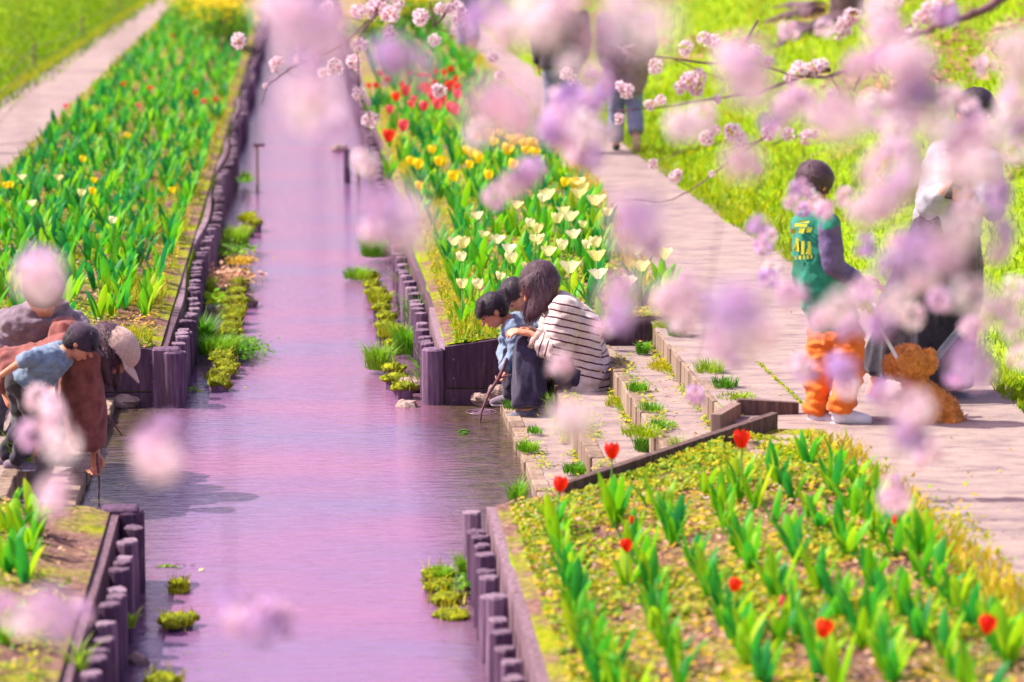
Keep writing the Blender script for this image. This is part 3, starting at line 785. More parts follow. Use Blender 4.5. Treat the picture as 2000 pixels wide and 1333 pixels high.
# labels of the blooming ones in the right bed, each by its own place
for grp, nm in (('cream tulips in the right bed', 'cream'), ('yellow tulips in the right bed', 'yellow'), ('red tulips in the right bed', 'red'), ('rose pink tulips in the right bed', 'rose pink')):
    idx = [i for i, s in enumerate(spots) if s[8] == grp]
    idx.sort(key=lambda i: spots[i][1])
    rows = [idx[i:i + 7] for i in range(0, len(idx), 7)]
    for r, row in enumerate(rows):
        row.sort(key=lambda i: spots[i][0])
        for k, i in enumerate(row):
            s = list(spots[i])
            form = {'open': 'wide open', 'cup': 'half open', 'closed': 'egg shaped', 'bud': 'budding'}[s[3]]
            s[7] = '%s %s tulip, %s from the canal in the %s row of its colour' % (form, nm, order_word(k), ['nearest', 'second', 'third', 'fourth', 'fifth', 'sixth', 'farthest'][r])
            spots[i] = tuple(s)
stuff_leaf = {i: [] for i in range(8)}; stuff_bl = {}; stuff_n = 0
for i, (x, y, c, kd, st, nl, sc, lb, grp) in enumerate(spots):
    loc = Vector((x, y, G(x) + .015)); rz = R_.uniform(0, 6.28)
    if i < 300:
        rt = empty('tulip', loc); rt.rotation_euler = (R_.uniform(-.08, .08), R_.uniform(-.08, .08), rz); rt.scale = (sc,) * 3
        tag(rt, lb or 'leafy tulip', 'tulip', None if grp == 'FRB' else grp)
        for k in range(nl):
            o = link('leaf', R_.choice(LEAFM), rt); o.rotation_euler = (R_.uniform(-.12, .12), R_.uniform(-.1, .1), k * 6.283 / nl + R_.uniform(-.5, .5)); o.scale = (R_.uniform(.8, 1.15),) * 3
        if c:
            link('stem', STEMM[st], rt)
            o = link('bloom', R_.choice(BLM[kd, c]), rt); o.location = (0, .003, st - .004); o.scale = (BSC.get(grp, 1.0) * U0(.85, 1.15),) * 3; o.rotation_euler = (R_.uniform(-.15, .15), R_.uniform(-.15, .15), R_.uniform(0, 3))
    else:
        base = TM(loc, rz, sc)
        for k in range(nl):
            stuff_leaf[R_.randrange(8)].append(base @ TM((0, 0, 0), k * 6.283 / nl + R_.uniform(-.5, .5), R_.uniform(.8, 1.2), R_.uniform(-.15, .15)))
        if c: stuff_bl.setdefault((kd, c), []).append(base @ TM((0, .003, st - .004)))
print('tulips', len(spots))
if any(stuff_leaf.values()):
    o = link('distant_tulips', merge('distant_tulips', [(arrays(LEAF[i]), v, NP.uniform(-.25, .5, len(v))) for i, v in stuff_leaf.items() if v], [M['tulip_leaf']], True))
    tag(o, 'mass of green tulip leaves filling the far ends of both beds', 'tulips', kind='stuff')
for (kd, c), v in stuff_bl.items():
    o = link('distant_tulip_blooms', merge('distant_blooms', [(arrays(BLA[kd]), v, NP.uniform(-.3, .3, len(v)))], [M[c]], True))
    tag(o, 'distant %s tulip blooms and buds among the leaves' % {'bud': 'green', 'pinkp': 'pink'}.get(c, c), 'tulips', kind='stuff')

# ------------------------------------------------------------------ ground cover and grass
def pts_area(n, fx, fy, zf=lambda x, y: G(x) + .034 + R_.random() * .018, test=None):
    out = []
    k = 0
    while len(out) < n and k < n * 8:
        k += 1; y = fy(); x = fx(y)
        if test and not test(x, y): continue
        out.append((x, y, zf(x, y)))
    return out
def patch(x, y, th=0.0, s=1.6): return mnoise.noise(Vector((x * s, y * s * .7, 5))) + .4 * mnoise.noise(Vector((x * s * 4, y * s * 3, 9))) > th
U = R_.uniform
w1 = pts_area(19000, lambda y: U(XR + .1, lerp(BEDR, y)), lambda: 9 + 5 * R_.random(), test=lambda x, y: patch(x, y, .02) and y < 12.93 + max(0, (x - 1.1)) * .94)
w2 = pts_area(4600, lambda y: -U(-XL + .1, 2.4), lambda: U(9.5, 13), test=lambda x, y: patch(x, y, -.35))
leaflets('ground_cover', w1 + w2, .026, M['weed'], tilt=.9)
w3 = pts_area(17000, lambda y: U(XR + .1, lerp(BEDR, y)), lambda: Y1 + 22 * R_.random() ** 1.6, test=lambda x, y: patch(x, y, -.45))
w4 = pts_area(15000, lambda y: -U(-XL + .1, 2.55), lambda: Y1 + 26 * R_.random() ** 1.6, test=lambda x, y: patch(x, y, -.1) or (x > -1.1 and patch(x, y, -.3)))
leaflets('ground_cover', w3 + w4, .030, M['weed'])
g0 = pts_area(1500, lambda y: U(XR + .1, 1.1), lambda: Y1 + 14 * R_.random() ** 1.3) + pts_area(2600, lambda y: -U(.9, 1.25), lambda: Y1 + 20 * R_.random() ** 1.5, test=lambda x, y: patch(x, y, -.1))
blades('grass', g0, .07, .008, M['weed'], .8)
# sloping lawns
def zf_lawn(x, y): return height(x, y) - .01
ga = pts_area(30000, lambda y: lerp(PATHR, y) + U(-.05, .12) + (abs(NP.normal(0, 1.6)) if R_.random() < .8 else 0), lambda: 14 + 22 * R_.random() ** 1.3, zf_lawn)
blades('grass', ga, .055, .010, M['grass'], 1.0)
gb = pts_area(36000, lambda y: lerp(PATHR, y) + U(0, 9), lambda: 22 + 50 * R_.random() ** 1.4, zf_lawn, lambda x, y: patch(x, y, -.5, .35))
blades('grass', gb, .09, .022, M['grass'], 1.0)
gc = pts_area(34000, lambda y: lerp(PLL, y) - U(-.05, 1) ** 1.0 * U(0, 7), lambda: 24 + 50 * R_.random() ** 1.3, zf_lawn)
blades('grass', gc, .085, .020, M['grass'], 1.0)
gd = pts_area(7000, lambda y: (lerp(PLL, y) if R_.random() < .5 else lerp(PLR, y)) + U(-.09, .09), lambda: 22 + 50 * R_.random() ** 1.5)
blades('grass', gd, .07, .012, M['weed'], 1.0)
ge = pts_area(3500, lambda y: lerp(BEDR, y) + U(-.12, .08), lambda: U(17.8, 50)) + pts_area(900, lambda y: lerp(BEDR, y) + U(-.12, .05), lambda: U(9.5, 13.6))
blades('grass', ge, .06, .010, M['weed'], 1.0)
# weedy fringe plants at the near path edge
fp = []
for px, py in ((1790, 955), (1835, 1030), (1900, 1000), (1925, 1060), (1850, 985), (1960, 1120), (1980, 1130), (1870, 1090), (1730, 930), (1690, 900), (1645, 880)):
    q = P(px, py + 40)
    for _ in range(60): fp.append((q.x + NP.normal(0, .04), q.y + NP.normal(0, .08), q.z + abs(NP.normal(0, .05))))
leaflets('fringe_weeds', fp, .028, M['weed'], tilt=1.0)

def tuft(label, px, py, z, h, n, spread, w=.008, mat='tuft', lean=.8, name='grass_tuft', grp='grass tufts on the steps and water edge'):
    p = JZ(px, py, z); mb = MB()
    for _ in range(n):
        a = U(0, 6.283); r = spread * R_.random() ** .7; bx, by = r * math.cos(a), r * math.sin(a) * 1.2
        H = h * U(.5, 1.1); L = U(.1, lean) * H; d = Vector((math.cos(a + U(-.6, .6)), math.sin(a + U(-.6, .6)), 0)); s = Vector((-d.y, d.x, 0)) * w / 2
        b0 = Vector((bx, by, 0)); b1 = b0 + d * L * .3 + Vector((0, 0, H * .6)); b2 = b0 + d * L + Vector((0, 0, H * U(.75, 1)))
        mb.add([b0 - s, b0 + s, b1 + s * .8, b1 - s * .8, b2], [(0, 1, 2, 3), (3, 2, 4)])
    o = obj(name, mb, M[mat]); o.location = p
    return tag(o, label, 'grass tuft', grp)
tuft('bushy bright grass tuft on the top step edge above the treads', 1322, 655, .47, .13, 150, .05)
tuft('spreading yellow green tuft on the middle of the top step edge', 1385, 725, .47, .07, 150, .08)
tuft('yellow green tuft below it on the same top step edge', 1415, 755, .47, .06, 120, .07)
tuft('flat green tuft on the second step edge behind the seated woman', 1245, 762, .34, .05, 130, .06)
tuft('thin tuft on the second step edge nearer the planks', 1270, 800, .34, .04, 100, .07)
tuft('low tuft at the near end of the second step edge', 1290, 835, .34, .04, 100, .07)
tuft('tuft growing in the corner under the second step', 1255, 880, .20, .10, 120, .04)
tuft('yellowish tuft under the top step near the plank', 1325, 895, .34, .12, 90, .04, mat='weed')
tuft('grass tuft on the lowest tread near the water end', 1030, 880, .07, .06, 150, .06)
tuft('second grass tuft on the lowest tread, right of the first', 1125, 925, .07, .07, 160, .06)
tuft('tuft on the lowest tread in front of the woman\'s shoe', 1045, 845, .07, .04, 100, .05)
tuft('tall tuft behind the woman\'s ankle on the lowest step', 1078, 808, .07, .16, 160, .045)
tuft('tuft at the water edge by the woman\'s shoe', 1005, 800, .05, .07, 120, .06)
tuft('small tuft at the back of the seat beside the riser', 1190, 752, .2, .05, 60, .02)
tuft('grass at the foot of the near bed by the water', 1010, 985, .1, .14, 80, .04)
tuft('thin tuft in the crack of the top riser', 1255, 690, .34, .08, 90, .04)
tuft('low tuft on the path left of the orange trousers', 1460, 800, .46, .03, 70, .06)
tuft('tall rushes standing before the right stakes', 815, 650, .05, .32, 90, .05, .010)
tuft('rushes left of the corner post', 835, 765, .0, .26, 110, .05, .010)
tuft('grass clump on the right stump row, nearest the water', 740, 720, .03, .18, 300, .09)
tuft('grass clump behind the nearest one on the right stumps', 795, 690, .03, .22, 320, .08)
tuft('rushes sprouting between the right stakes and stumps', 800, 590, .05, .28, 60, .04, .008)
tuft('pale green clump at the far end of the right stumps', 735, 500, .05, .18, 460, .13)
tuft('low green clump leaning into the water at the right stumps', 700, 545, .02, .10, 340, .11)
tuft('bright reed clump against the left stakes', 392, 690, .0, .28, 360, .06, .012)
tuft('pale grass hanging over the left stumps', 430, 690, .06, .13, 380, .12)
tuft('grass clump at the top of the left planted mound', 455, 478, .08, .17, 420, .13)
tuft('thin sedge at the side of the left mound', 412, 570, .02, .14, 90, .05, .006)
tuft('dark sedge at the foot of the near left bed', 40, 905, .2, .16, 110, .05)
tuft('small tuft on the dark board wall behind the stick', 948, 745, .10, .05, 60, .03)
tuft('tuft at the far left stakes, green against the dark', 480, 355, .05, .12, 120, .05)
tuft('grass hanging at the side of the near right stumps', 910, 1125, .03, .12, 140, .04)
tuft('small tuft on the near left stakes', 255, 1225, .12, .07, 50, .02)
tuft('thin green tuft rising between the nearest left stakes', 150, 1310, .28, .12, 40, .03)
tuft('ragged mossy grass between the middle left stumps', 455, 620, .09, .07, 260, .08, mat='mossy_blade')
tuft('ragged mossy grass among the upper right stumps', 742, 590, .08, .08, 260, .09, mat='mossy_blade')
tuft('yellow mossy sprigs on the lower right stumps', 765, 655, .08, .08, 260, .09, mat='mossy_blade')
tuft('mossy sprigs over the farthest left stumps', 482, 432, .08, .07, 260, .09, mat='mossy_blade')
tuft('green fringe floating by the near right stumps', 862, 1130, .04, .06, 200, .05)
tuft('low weeds along the foot of the top riser', 1300, 720, .34, .05, 200, .10, mat='weed')
tuft('low weeds along the foot of the middle riser', 1215, 790, .2, .05, 200, .10, mat='weed')
tuft('weeds sprawling over the near end of the middle riser', 1255, 850, .34, .05, 200, .10, mat='weed')
tuft('sparse weeds on the path behind the short planks', 1440, 780, .46, .035, 160, .10, mat='weed')
tuft('weeds along the back joint of the top step', 1300, 640, .46, .04, 160, .08, mat='weed')
# cress and leaf mounds at the left stump row
def mound(label, px, py, z, r, n, size, mat, name='water_cress', cat='plant'):
    p = JZ(px, py, z); pts = [(p.x + NP.normal(0, r), p.y + NP.normal(0, r * 2.2), z + abs(NP.normal(0, r * .35))) for _ in range(n)]
    o = leaflets(name, pts, size, M[mat], kind=None if name == 'marsh_plant' else 'stuff', tilt=.8); return tag(o, label, cat)
mound('spreading bright cress floating out from the left stumps', 462, 684, .03, .085, 1100, .034, 'tuft')
mound('smaller pale cress patch behind the spreading one', 418, 668, .03, .07, 400, .03, 'tuft')
M['dead'] = leafmat('dead_leaf', [(0, (.20, .07, .04)), (.5, (.50, .26, .14)), (1, (.75, .50, .32))], .2, .7)
M['ochre'] = leafmat('ochre_moss', [(0, (.45, .28, .01)), (1, (.70, .48, .02))], .2, .8)
mound('heap of curled dead leaves on the left mound', 446, 545, .06, .085, 1100, .045, 'dead', 'leaf_heap', 'dead leaves')
mound('ochre moss cushion on top of the left mound', 472, 512, .14, .05, 600, .022, 'ochre', 'moss_cushion', 'moss')
mound('broad leaved green plants on the left mound', 440, 492, .06, .10, 520, .05, 'tuft', 'marsh_plant')
mound('dark green plant growing low under the dead leaves', 425, 588, .05, .06, 260, .05, 'tulip_leaf', 'marsh_plant')
mound('heart shaped leaves hanging over the far left edging', 478, 352, .12, .04, 120, .05, 'tuft', 'marsh_plant')
mound('small green plant beside the hanging arm of the brown coat', 180, 690, .30, .03, 60, .05, 'tuft', 'marsh_plant')
mound('small green plant on the left landing blocks', 198, 735, .18, .035, 80, .05, 'tuft', 'marsh_plant')
mound('low marsh plant in front of the near right stumps', 905, 1140, .04, .04, 160, .03, 'tuft', 'marsh_plant')
mb = MB()
leaflets('fallen_leaves', [tuple(P(1740 + NP.normal(0, 26), 193 + NP.normal(0, 9)) + Vector((0, 0, .02))) for _ in range(420)], .10, M['dead'])
leaflets('fallen_leaves', [tuple(P(U(1150, 1980), U(600, 1100)) + Vector((0, 0, .012))) for _ in range(160)], .02, M['ochre'])
jl = [(U(XR + .1, 2.0), U(Y0, Y1)) for _ in range(500)]
leaflets('fallen_leaves', [(x, y, (.09 if x < 1.39 else .21 if x < 1.69 else .35) - .015) for x, y in jl if x > 1.12], .02, M['ochre'])
def litter(n, mat, sz, fx, fy, test=None): return leaflets('leaf_litter', pts_area(n, fx, fy, test=test), sz, M[mat], tilt=.5)
fxr = lambda y: U(XR + .1, lerp(BEDR, y)); fxl = lambda y: -U(.9, 2.45)
M['husk'] = leafmat('pale_husk', [(0, (.35, .20, .16)), (.5, (.60, .42, .34)), (1, (.80, .62, .55))], .1, .8)
litter(5500, 'dead', .024, fxr, lambda: U(9, 13.0)); litter(1500, 'husk', .018, fxr, lambda: U(9, 13.0)); litter(2600, 'ochre', .028, fxr, lambda: U(9, 13.0))
litter(4500, 'dead', .024, fxl, lambda: Y1 + 16 * R_.random() ** 1.5); litter(2200, 'husk', .020, fxl, lambda: Y1 + 16 * R_.random() ** 1.5); litter(900, 'dead', .022, fxl, lambda: U(9.5, 13))
litter(1500, 'dead', .024, fxr, lambda: U(17.8, 30)); litter(2500, 'ochre', .03, lambda y: XR + .12 + abs(NP.normal(0, .12)), lambda: U(17.8, 36)); litter(2500, 'ochre', .03, lambda y: XL - .12 - abs(NP.normal(0, .14)), lambda: U(17.8, 40))
leaflets('fallen_leaves', pts_area(7000, lambda y: lerp(PATHR, y) + U(1.2, 9), lambda: U(20, 60), lambda x, y: height(x, y) + .05, lambda x, y: patch(x, y, .12, .35)), .09, M['dead'])
jm = []
for xj, zj in ((1.39, .065), (1.69, .205), (2.0, .34)):
    for _ in range(900):
        y_ = U(Y0, Y1)
        if mnoise.noise(Vector((xj * 7, y_ * 2.2, 4))) > -.12: jm.append((xj - abs(NP.normal(0, .025)), y_, zj + abs(NP.normal(0, .012))))
for xj, zj in ((1.39 + .075, .205), (1.69 + .075, .34), (2.075, .468), (1.11 + .075, .065)):
    for _ in range(700):
        y_ = U(Y0, Y1)
        if mnoise.noise(Vector((xj * 7, y_ * 1.7, 8))) > .05: jm.append((xj + NP.normal(0, .03), y_, zj + abs(NP.normal(0, .006))))
leaflets('joint_weeds', jm, .022, M['weed'])
# path joint with weeds
jp = [tuple(P(1480 + t * 100 + NP.normal(0, 2), 710 + t * 95) + Vector((0, 0, .012))) for t in NP.uniform(0, 1, 350)]
leaflets('joint_weeds', jp, .018, M['weed'])
# floating bits
def drift(label, cx, cy, n, sx, sy, sz, mat):
    pts = []
    for _ in range(n):
        q = JZ(cx + NP.normal(0, sx), cy + NP.normal(0, sy), .006); pts.append((q.x, q.y, .006))
    return leaflets('floating_leaves', pts, sz, M[mat], tilt=.15)
drift('', 330, 1103, 20, 26, 2, .02, 'twig'); drift('', 330, 1105, 14, 12, 2, .03, 'tuft'); drift('', 395, 1112, 2, 6, 1, .03, 'cream')
drift('', 905, 843, 14, 7, 3, .035, 'tuft'); drift('', 320, 1300, 50, 60, 20, .012, 'tuft'); drift('', 470, 725, 8, 30, 15, .02, 'weed'); drift('', 380, 760, 26, 10, 4, .03, 'tulip_leaf')

# rapeseed clumps at the far end
def rapes(label, px, py, n, r, h):
    p = P(px, py); rt = tag(empty('rapeseed_clump', p), label, 'rapeseed', 'flowering rapeseed clumps')
    pts = [(NP.normal(0, r), NP.normal(0, r * 3), h * U(.3, .85)) for _ in range(n)]
    leaflets('foliage', pts, .10, M['tuft'], kind=None, parent=rt, tilt=1.2)
    pts = [(NP.normal(0, r), NP.normal(0, r * 3), h * U(.62, 1.15)) for _ in range(n)]
    leaflets('blossom', pts, .055, M['rape'], kind=None, parent=rt, tilt=1.2)
rapes('broad yellow rapeseed clump at the far end of the left bed', 425, 92, 1400, .24, .75)
rapes('smaller yellow rapeseed clump beside the far left path', 365, 50, 500, .16, .6)
rapes('yellow rapeseed clump left of the broad one at the path edge', 470, 20, 500, .22, .7)
rapes('yellow rapeseed clump on the far right bank behind the branch', 805, 75, 1300, .24, .75)
rapes('pale rapeseed clump beside the far right canal edge', 715, 85, 700, .22, .5)

# trees on the banks
def crown_mb(seed, r, n, size, hmin):
    q = np.random.RandomState(seed); c = q.normal(0, 1, (26, 3)); c = c / np.linalg.norm(c, axis=1)[:, None] * q.uniform(.35, .95, (26, 1)) * np.array([r, r, r * .5])
    k = q.randint(0, 26, n); p = c[k] + q.normal(0, r * .17, (n, 3)); p[:, 2] = np.maximum(p[:, 2], hmin)
    return p
def tree(label, x, y, h, r, n, size, seed, zb=None, lean=(0, 0)):
    rt = tag(empty('cherry_tree', (x, y, zb if zb is not None else height(x, y))), label, 'cherry tree', 'cherry trees on the banks')
    mb = MB(); q = random.Random(seed); top = Vector((lean[0], lean[1], h * .62))
    mb.tube([(0, 0, -.3), (0, 0, .15), (lean[0] * .2, lean[1] * .2, h * .3), top], [.28, .22, .18, .12], 10); obj('trunk', mb, M['bark'], rt, smooth=True)
    for k in range(8):
        a = k * .785 + q.uniform(-.3, .3); s = top * q.uniform(.55, 1.0); e = Vector((lean[0] + r * .85 * math.cos(a), lean[1] + r * .85 * math.sin(a), h * q.uniform(.62, .95)))
        m_ = s.lerp(e, .5) + Vector((0, 0, .5)); mb = MB(); mb.tube([s, m_, e], [.09, .06, .02], 6)
        for j in range(5):
            b0 = m_.lerp(e, q.random()); mb.tube([b0, b0 + Vector((q.uniform(-1, 1), q.uniform(-1, 1), q.uniform(-.3, .6)))], [.025, .008], 4)
        obj('limb', mb, M['bark'], rt)
    pts = crown_mb(seed, r, n, size, -r * .4) + np.array([lean[0], lean[1], h * .85])
    leaflets('crown', pts, size, M['petal'], kind=None, parent=rt, tilt=1.3)
    return rt
# seen: the trunk foot on the right bank; the rest stand above and beyond the picture
p = P(1655, 28); tree('cherry tree on the right bank with dark flaring trunk foot', p.x, p.y, 8, 3.2, 5000, .16, 3)
tree('cherry tree over the left path, above the picture', -10.5, 30, 6.0, 3.6, 900, .06, 52, lean=(1.0, 0))
for (a, b) in (((1640, 40), (1500, 100)), ((1600, 30), (1480, 50)), ((1560, 60), (1520, 95)), ((1640, 45), (1570, 70)), ((1600, 20), (1500, 20))):
    pa, pb = P(*a), P(*b); mb = MB(); md = pa.lerp(pb, .5); md.z += .05
    mb.tube([pa + Vector((0, 0, .03)), md, pb], [.16, .12, .04], 7, flat=.6)
    o = obj('root', mb, M['bark']); tag(o, {(1640, 40): 'longest gnarled root reaching left from the dark trunk foot', (1600, 30): 'gnarled root lying above the longest one in the grass', (1560, 60): 'short root piece lying loose below the longest one', (1640, 45): 'short thick root curling from the trunk foot', (1600, 20): 'uppermost root left of the dark trunk foot'}[a], 'root', 'surface roots on the right bank')
for i, (x, y, h) in enumerate(((6.2, 62, 9), (5.6, 71, 10), (-6.5, 80, 10.5), (6.0, 82, 11), (-5.5, 92, 12), (0.5, 112, 13), (7, 96, 12), (-15, 88, 11), (17, 92, 12))):
    tree('pink cherry tree in full bloom beyond the far end of the canal', x, y, h, 4.6, 5200, .22, 20 + i)

# ------------------------------------------------------------------ figures
def remesh(mb, voxel, it=6, fac=.5):
    me = mb.mesh('tmp', [], False); o = bpy.data.objects.new('tmp', me); COL.objects.link(o)
    r = o.modifiers.new('r', 'REMESH'); r.mode = 'VOXEL'; r.voxel_size = voxel
    if it: s = o.modifiers.new('s', 'SMOOTH'); s.factor = fac; s.iterations = it
    dg = bpy.context.evaluated_depsgraph_get(); dg.update()
    out = bpy.data.meshes.new_from_object(o.evaluated_get(dg))
    bpy.data.objects.remove(o); bpy.data.meshes.remove(me)
    return out
def capsule(mb, path, radii, n=14, side=None):
    path = [Vector(p) for p in path]
    if not isinstance(radii, (list, tuple)): radii = [radii] * len(path)
    mb.tube(path, radii, n, 0, True, side)
    for p, r in ((path[0], radii[0]), (path[-1], radii[-1])):
        rr = r if not isinstance(r, (tuple, list)) else min(r)
        mb.ell(p, rr * .98, None, 12, 8)
def cap2(path, radii, side=None): return ('c', path, radii, side)
def el(c, r, d=None, side=None):
    """ellipsoid whose local z points along d"""
    return ('e', c, r, d, side)
def build(parts):
    mb = MB()
    for p in parts:
        if p[0] == 'c': capsule(mb, p[1], p[2], 16, p[3])
        elif p[0] == 't': mb.tube(p[1], p[2], 18, 0, True, p[3])
        else:
            _, c, r, d, sd = p
            rot = None
            if d is not None:
                z = Vector(d).normalized(); x = Vector(sd if sd is not None else (0, 1, 0)); x = (x - z * x.dot(z)).normalized(); y = z.cross(x)
                rot = Matrix((x, y, z)).transposed()
            mb.ell(c, r, rot, 20, 14)
    return mb
def fold(me, amp, sc=(9, 9, 9), seed=0.0, fine=.35):
    me.update(); n = len(me.vertices)
    co = np.empty(n * 3); me.vertices.foreach_get('co', co); co = co.reshape(-1, 3)
    no = np.array([tuple(v.normal) for v in me.vertices])
    d = np.empty(n)
    for i in range(n):
        x, y, z = co[i] * sc
        a = mnoise.noise(Vector((x + seed, y, z))); b = mnoise.noise(Vector((x * 2.7, y * 2.7 + seed, z * 2.7)))
        d[i] = (1 - abs(a) * 2.2) * .6 + b * fine
    co += no * (d * amp)[:, None]
    me.vertices.foreach_set('co', co.ravel()); me.update()
def surf(name, parts, mat, parent, voxel=.010, it=6, amp=0, sc=(9, 9, 9), seed=0.0, fine=.35, stripe=None):
    me = remesh(build(parts), voxel, it)
    if amp: fold(me, amp, sc, seed, fine)
    off = np.array(parent.location)
    n = len(me.vertices); co = np.empty(n * 3); me.vertices.foreach_get('co', co); co = co.reshape(-1, 3)
    if stripe:
        val = np.zeros(n); best = np.full(n, 1e9)
        for segs, start, bias in stripe:
            s0 = start
            for a, b in zip(segs, segs[1:]):
                a = np.array(a); b = np.array(b); ab = b - a; L = np.linalg.norm(ab)
                t = ((co - a) @ ab) / (L * L); tc = np.clip(t, 0, 1)
                dd = np.linalg.norm(co - (a + tc[:, None] * ab), axis=1) + bias
                m = dd < best; best[m] = dd[m]; val[m] = (s0 + np.clip(t, -.6, 1.6) * L)[m]
                s0 += L
        at = me.attributes.new('along', 'FLOAT', 'POINT'); at.data.foreach_set('value', val.astype(np.float32))
    co -= off; me.vertices.foreach_set('co', co.ravel())
    me.materials.append(mat)
    me.polygons.foreach_set('use_smooth', [True] * len(me.polygons)); me.update()
    o = link(name, me, parent)
    return o
def hand(wrist, d, nrm, size=.075, curl=.6, spread=1.0, thumb=1):
    """palm and five fingers as capsules; d: direction of the fingers, nrm: palm normal"""
    w = Vector(wrist); d = Vector(d).normalized(); n_ = Vector(nrm); n_ = (n_ - d * n_.dot(d)).normalized(); s = d.cross(n_)
    k = size / .075; out = []
    out.append(('t', [w, w + d * .035 * k, w + d * .075 * k], [(.022 * k, .016 * k), (.034 * k, .015 * k), (.036 * k, .011 * k)], s))
    for i, (off, L) in enumerate(((-.027, .058), (-.009, .068), (.009, .064), (.027, .050))):
        b = w + d * .070 * k + s * off * k; path = [b]; a = 0; dd = d
        for j, seg in enumerate((.42, .33, .25)):
            a += curl * (1.0 + .12 * i); v = (d * math.cos(a) + n_ * math.sin(a)) + s * off * 3 * spread * (1 - j * .3)
            b = b + v.normalized() * L * seg * k; path.append(b)
        out.append(('c', path, [.0088 * k, .0085 * k, .0078 * k, .0065 * k], None))
    b = w + d * .020 * k - s * .024 * k * thumb; v1 = (d * .6 - s * .8 * thumb + n_ * .3).normalized(); p1 = b + v1 * .034 * k; p2 = p1 + (d * .85 - s * .2 * thumb + n_ * .55).normalized() * .030 * k
    out.append(('c', [b, p1, p2], [.012 * k, .0100 * k, .0075 * k], None))
    return out
def head(c, face, up, r=.1, ears=True):
    """head with features; face: direction the face points; up: crown direction"""
    c = Vector(c); f = Vector(face).normalized(); u = Vector(up); u = (u - f * u.dot(f)).normalized(); s = f.cross(u)
    o = [el(c + u * r * .12, (r * .80, r * .98, r * .92), u, s), el(c - u * r * .45 + f * r * .22, (r * .58, r * .62, r * .62), u, s),
         el(c - u * r * .88 + f * r * .55, (r * .24, r * .22, r * .20), u, s),
         ('c', [c + f * r * .88 + u * r * .05, c + f * r * 1.10 - u * r * .26], [r * .08, r * .14], None),
         el(c + f * r * .88 - u * r * .56, (r * .26, r * .12, r * .07), u, s), el(c + f * r * .85 - u * r * .68, (r * .22, r * .12, r * .06), u, s),
         el(c + f * r * .84 + u * r * .18, (r * .5, r * .10, r * .07), u, s)]
    if ears:
        for k in (-1, 1): o.append(el(c + s * k * r * .82 - u * r * .14 - f * r * .05, (r * .09, r * .17, r * .27), u, s))
    return o
def strands(hair, n, L, w, mat, parent, flow=(0, 0, -1), lift=.004):
    me = hair.data; mb = MB(); k = len(me.vertices); fl = Vector(flow)
    for _ in range(n):
        v = me.vertices[R_.randrange(k)]; nn = v.normal; d = fl - nn * fl.dot(nn) + Vector((U(-.25, .25), U(-.25, .25), U(-.2, .2)))
        d = d.normalized(); s_ = nn.cross(d) * w; l_ = L * U(.6, 1.3)
        a = v.co - nn * .002; b = a + d * l_ * .5 + nn * lift * U(.5, 1.6); c = a + d * l_ + nn * lift * U(-.3, 1.4)
        mb.add([a - s_, a + s_, b + s_ * .8, b - s_ * .8, c], [(0, 1, 2, 3), (3, 2, 4)])
    o = obj('hair_strands', mb, mat, parent); o['kind'] = 'stuff'; return o
def eyes(c, face, up, r, parent):
    c = Vector(c); f = Vector(face).normalized(); u = Vector(up); u = (u - f * u.dot(f)).normalized(); s = f.cross(u); off = parent.location
    for k in (-1, 1):
        mb = MB(); mb.ell(c + f * r * .84 + s * k * r * .32 + u * r * .02 - off, (r * .12, r * .07, r * .07), None, 10, 6); obj('eye', mb, M['hair'], parent, smooth=True)
def lerp3(a, b, t): return Vector(a).lerp(Vector(b), t)
C = {}
C['blue'] = clothmat('pale_blue_cotton', (.13, .20, .30), (.25, .34, .45), sc=30)
C['navy'] = clothmat('navy_cloth', (.018, .014, .035), (.05, .042, .085))
C['black'] = clothmat('black_cloth', (.012, .010, .016), (.04, .035, .05))
C['brown'] = clothmat('rust_brown_cloth', (.16, .040, .035), (.33, .105, .085))
C['grey'] = clothmat('grey_violet_cloth', (.13, .095, .13), (.27, .21, .26))
C['tan'] = clothmat('tan_twill', (.46, .30, .25), (.60, .43, .36), sc=60)
C['green'] = clothmat('green_jersey', (.012, .17, .12), (.03, .29, .19))
C['purple'] = clothmat('violet_sleeve', (.09, .06, .17), (.18, .13, .28))
C['orange'] = clothmat('orange_cotton', (.60, .11, .008), (.85, .20, .02))
C['white'] = clothmat('white_leather', (.55, .52, .58), (.75, .72, .76), .6)
C['lgrey'] = clothmat('light_grey_jersey', (.36, .37, .43), (.50, .50, .56))
C['mauve'] = clothmat('mauve_cloth', (.20, .11, .17), (.36, .22, .29))
C['darkcap'] = clothmat('dark_plum_twill', (.025, .015, .03), (.07, .04, .07))
C['denim'] = clothmat('faded_denim', (.13, .15, .26), (.28, .29, .42))
C['sole'] = clothmat('tan_rubber', (.55, .36, .22), (.68, .48, .32))
C['yellow'] = simple('yellow_print', [(.3, (.38, .42, .03)), (.7, (.58, .55, .04))], 40)
C['slate'] = clothmat('slate_cloth', (.10, .11, .16), (.20, .22, .28))
